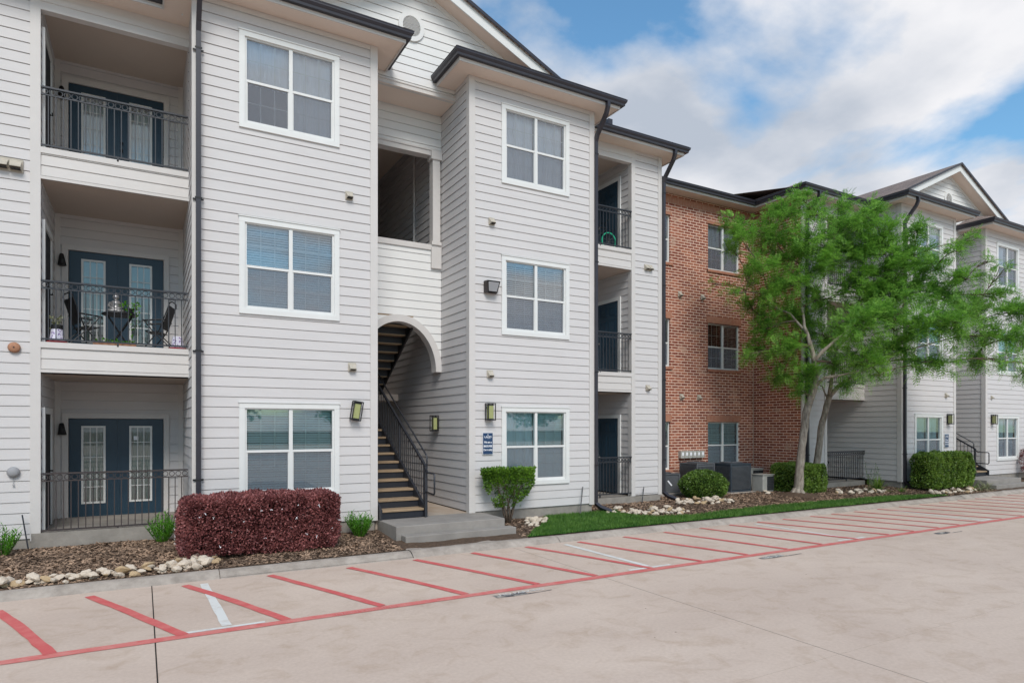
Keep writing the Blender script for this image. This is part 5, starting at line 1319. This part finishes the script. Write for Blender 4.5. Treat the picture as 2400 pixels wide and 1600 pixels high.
# ================================================================ BALCONY FURNITURE
def chair(label, loc, rz, first=None):
    e = tag(empty('folding_chair', (0, 0, 0)), label, 'chair', 'black folding patio chairs on the second-floor balcony'); I = M['black']
    for x in (-.25, .25):
        MB().tube([(x, .30, 0), (x, -.02, .42), (x, -.20, .95)], .011, 6).build('side_frame', I, e, world=False)
        MB().tube([(x, -.30, 0), (x, .10, .41), (x, .26, .62)], .011, 6).build('leg', I, e, world=False)
        MB().tube([(x, -.12, .63), (x, .28, .60)], .016, 6).build('armrest', I, e, world=False)
    MB().tube([(-.25, -.20, .95), (-.15, -.22, .99), (.15, -.22, .99), (.25, -.20, .95)], .011, 6).tube([(-.25, -.3, .02), (.25, -.3, .02)], .01, 6).tube([(-.25, .30, .02), (.25, .30, .02)], .01, 6).build('cross_bar', I, e, world=False)
    MB().quad((-.24, .24, .405), (.24, .24, .405), (.24, -.06, .39), (-.24, -.06, .39)).quad((-.24, .24, .398), (.24, .24, .398), (.24, -.06, .383), (-.24, -.06, .383)).build('seat', I, e, world=False)
    MB().quad((-.24, -.055, .46), (.24, -.055, .46), (.24, -.19, .90), (-.24, -.19, .90)).quad((-.24, -.062, .46), (.24, -.062, .46), (.24, -.197, .90), (-.24, -.197, .90)).build('backrest', I, e, world=False)
    e.location = loc; e.rotation_euler.z = rz; return e
FZ = 3.135
c1 = chair('black folding chair at the left of the second-floor balcony, facing the table', (-.98, 14.2, FZ), R(-70))
dup(c1, (.33, 14.25, FZ), R(75), 'black folding chair at the right of the second-floor balcony, facing the table')
tbl = tag(empty('bistro_table', (-.36, 14.15, FZ)), 'round black folding table with crossed legs on the second-floor balcony', 'table')
MB().lathe([(0, .70), (.26, .70), (.29, .692), (.295, .675), (.28, .66), (0, .672)], 28).build('table_top', M['black'], tbl, world=False)
for s_ in (-1, 1): MB().tube([(-.2 * s_, -.12, .66), (.2 * s_, -.12, .0)], .012, 6).tube([(-.2 * s_, .12, .66), (.2 * s_, .12, 0)], .012, 6).build('leg', M['black'], tbl, world=False)
st_ = tag(empty('garden_statue', (-.42, 14.12, FZ + .70)), 'silver seated figure statue on the balcony table', 'statue')
MB().lathe([(0, 0), (.12, .0), (.135, .03), (.12, .07), (.075, .10), (.085, .16), (.09, .19), (.06, .225), (.028, .235), (.03, .25), (.052, .275), (.055, .305), (.04, .335), (.018, .35), (.02, .365), (0, .375)], 18).build('figure', M['silver'], st_, smooth=True, world=False)
m = MB()
for s_ in (-1, 1): m.tube([(s_ * .085, 0, .19), (s_ * .115, -.02, .12), (s_ * .06, -.09, .075), (0, -.10, .07)], [.028, .026, .02, .016], 8); m.tube([(s_ * .12, 0, .035), (s_ * .10, -.09, .03), (-s_ * .02, -.12, .025)], [.04, .035, .02], 8)
m.build('limbs', M['silver'], st_, smooth=True, world=False)
pot = tag(empty('trailing_plant', (-.19, 14.1, FZ + .70)), 'green trailing vine in a small pot on the balcony table', 'plant')
MB().lathe([(0, 0), (.05, 0), (.07, .10), (.06, .10), (0, .09)], 14).build('pot', M['black'], pot, world=False)
mb = MB()
for k in range(70):
    a = random.uniform(0, 6.28); r = random.uniform(.02, .16); z = random.uniform(.06, .24); leafquad(mb, Vector((r * math.cos(a), r * math.sin(a), z)), Vector((math.cos(a), math.sin(a), random.uniform(-.6, .4))), rv(), .055, .04)
for (dx, L) in ((.10, .42), (.02, .62), (.13, .2), (-.06, .16)):
    for k in range(int(L * 30)): z = .08 - k / 30; leafquad(mb, Vector((dx + .02 * math.sin(k), -.15 - .02 * math.cos(k * 2), z)), rv() + Vector((0, -.4, -.5)), rv(), .05, .036)
mb.build('foliage', M['leaf_fresh'], pot, world=False)
def planter(label, loc, plant):
    e = tag(empty('patterned_planter', (0, 0, 0)), label, 'planter', 'blue and white planters on red saucers')
    MB().lathe([(0, .03), (.085, .03), (.115, .035), (.085, .24), (.075, .25), (0, .25)], 18).build('pot', M['china'], e, world=False)
    MB().lathe([(0, 0), (.14, 0), (.155, .035), (.14, .035), (.13, .012), (0, .012)], 20).build('saucer', M['red'], e, world=False)
    if plant:
        mb = MB()
        for k in range(60): a = random.uniform(0, 6.28); r = random.uniform(0, .09); leafquad(mb, Vector((r * math.cos(a), r * math.sin(a), random.uniform(.25, .45))), rv() + Vector((0, 0, .6)), rv(), .07, .035)
        mb.build('foliage', M['leaf_straw'], e, world=False); MB().lathe([(.088, .25), (.088, .32), (.0, .32)], 16).build('inner_pot', M['black'], e, world=False)
    e.location = loc; return e
def china():
    m = mat('blue patterned china', (.75, .73, .78), .3, .5); t = m.node_tree; b = t.nodes['Principled BSDF']; tc = N(t, "ShaderNodeTexCoord"); v = N(t, "ShaderNodeTexVoronoi"); v.inputs['Scale'].default_value = 26
    t.links.new(tc.outputs['Object'], v.inputs['Vector']); r = N(t, "ShaderNodeValToRGB"); r.color_ramp.elements[0].color = (.16, .06, .30, 1); r.color_ramp.elements[1].color = (.72, .70, .80, 1); r.color_ramp.elements[0].position = .18; r.color_ramp.elements[1].position = .42
    t.links.new(v.outputs['Distance'], r.inputs[0]); t.links.new(r.outputs[0], b.inputs['Base Color']); return m
M['china'] = china()
planter('patterned planter with a small plant at the left end of the second-floor balcony', (-1.28, 13.66, FZ + .03), True)
planter('upside-down patterned planter on a red saucer at the right end of the second-floor balcony', (.58, 13.70, FZ + .03), False)
tr_ = tag(empty('planter_box', (-.42, 13.62, FZ + .03)), 'low brown planter box of seedlings behind the second-floor railing', 'planter')
MB().box(-.33, -.07, 0, .33, .07, .055).build('box', M['terracotta'], tr_, world=False); mb = MB()
for k in range(90): leafquad(mb, Vector((random.uniform(-.3, .3), random.uniform(-.06, .06), random.uniform(.05, .10))), rv() + Vector((0, 0, .6)), rv(), .06, .035)
mb.build('foliage', M['leaf_fresh'], tr_, world=False)
# small bicycle on the third-floor balcony of the right wing
by = tag(empty('bicycle', (10.55, 13.75, 6.445)), 'small bicycle with green tyres behind the top railing, left of the door', 'bicycle'); Rw = .24
for (cx_, ry_) in ((-.42, 0), (.30, 0)):
    wh = empty('wheel', (0, 0, 0), 0, None); wh.parent = by; wh.location = (cx_, 0, Rw)
    MB().ring((0, 0, 0), (1, 0, 0), (0, 0, 1), Rw - .012, .026, 26).build('tyre', M['green_pipe'], wh, world=False)
    mm = MB()
    for k in range(9): a = k * math.pi * 2 / 9; mm.tube([(0, 0, 0), ((Rw - .03) * math.cos(a), 0, (Rw - .03) * math.sin(a))], .003, 4)
    mm.build('spokes', M['silver'], wh, world=False)
MB().tube([(-.42, 0, Rw), (-.12, 0, .28), (.22, 0, .55), (.30, 0, Rw)], .014, 6).tube([(-.12, 0, .28), (-.2, 0, .62)], .014, 6).tube([(-.18, 0, .56), (.22, 0, .58)], .016, 6).tube([(.22, 0, .55), (.19, 0, .72)], .012, 6).build('frame', M['black'], by, world=False)
MB().tube([(.14, -.2, .74), (.19, 0, .72), (.14, .2, .74)], .011, 6).build('handlebar', M['black'], by, world=False)
MB().box(-.30, -.05, .62, -.10, .05, .66).build('saddle', M['black'], by, world=False, bevel=.02)
# dark chair behind the far patio fence
c3 = chair('dark metal chair behind the railing of the far ground-floor patio', (20.2, 14.1, -.07), R(150)); c3['group'] = ''
del c3['group']

# ================================================================ DISTANT TREE BELT ACROSS THE DRIVEWAY (seen in the window reflections)
for k in range(13):
    x = -60 + k * 11 + random.uniform(-2, 2); y = -34 + random.uniform(-4, 4); h = random.uniform(6, 9.5)
    e = tag(empty('broad_tree', (x, y, -.5)), 'dark green tree in the row across the driveway', 'tree', 'trees across the driveway')
    MB().tube([(x, y, -.6), (x + .2, y, h * .5)], [.25, .14], 8).build('trunk', M['bark'], e)
    mb = MB()
    for q in range(2600):
        d = rv(); rr = random.random() ** .3 * (1 + .25 * noise.noise(d * 2 + Vector((k, 0, 0)))); p = Vector((x + d.x * h * .42 * rr, y + d.y * h * .42 * rr, h * .58 + d.z * h * .36 * rr)); leafquad(mb, p, rv(), rv(), .5, .32)
    mb.build('crown', M['leaf_round'], e)
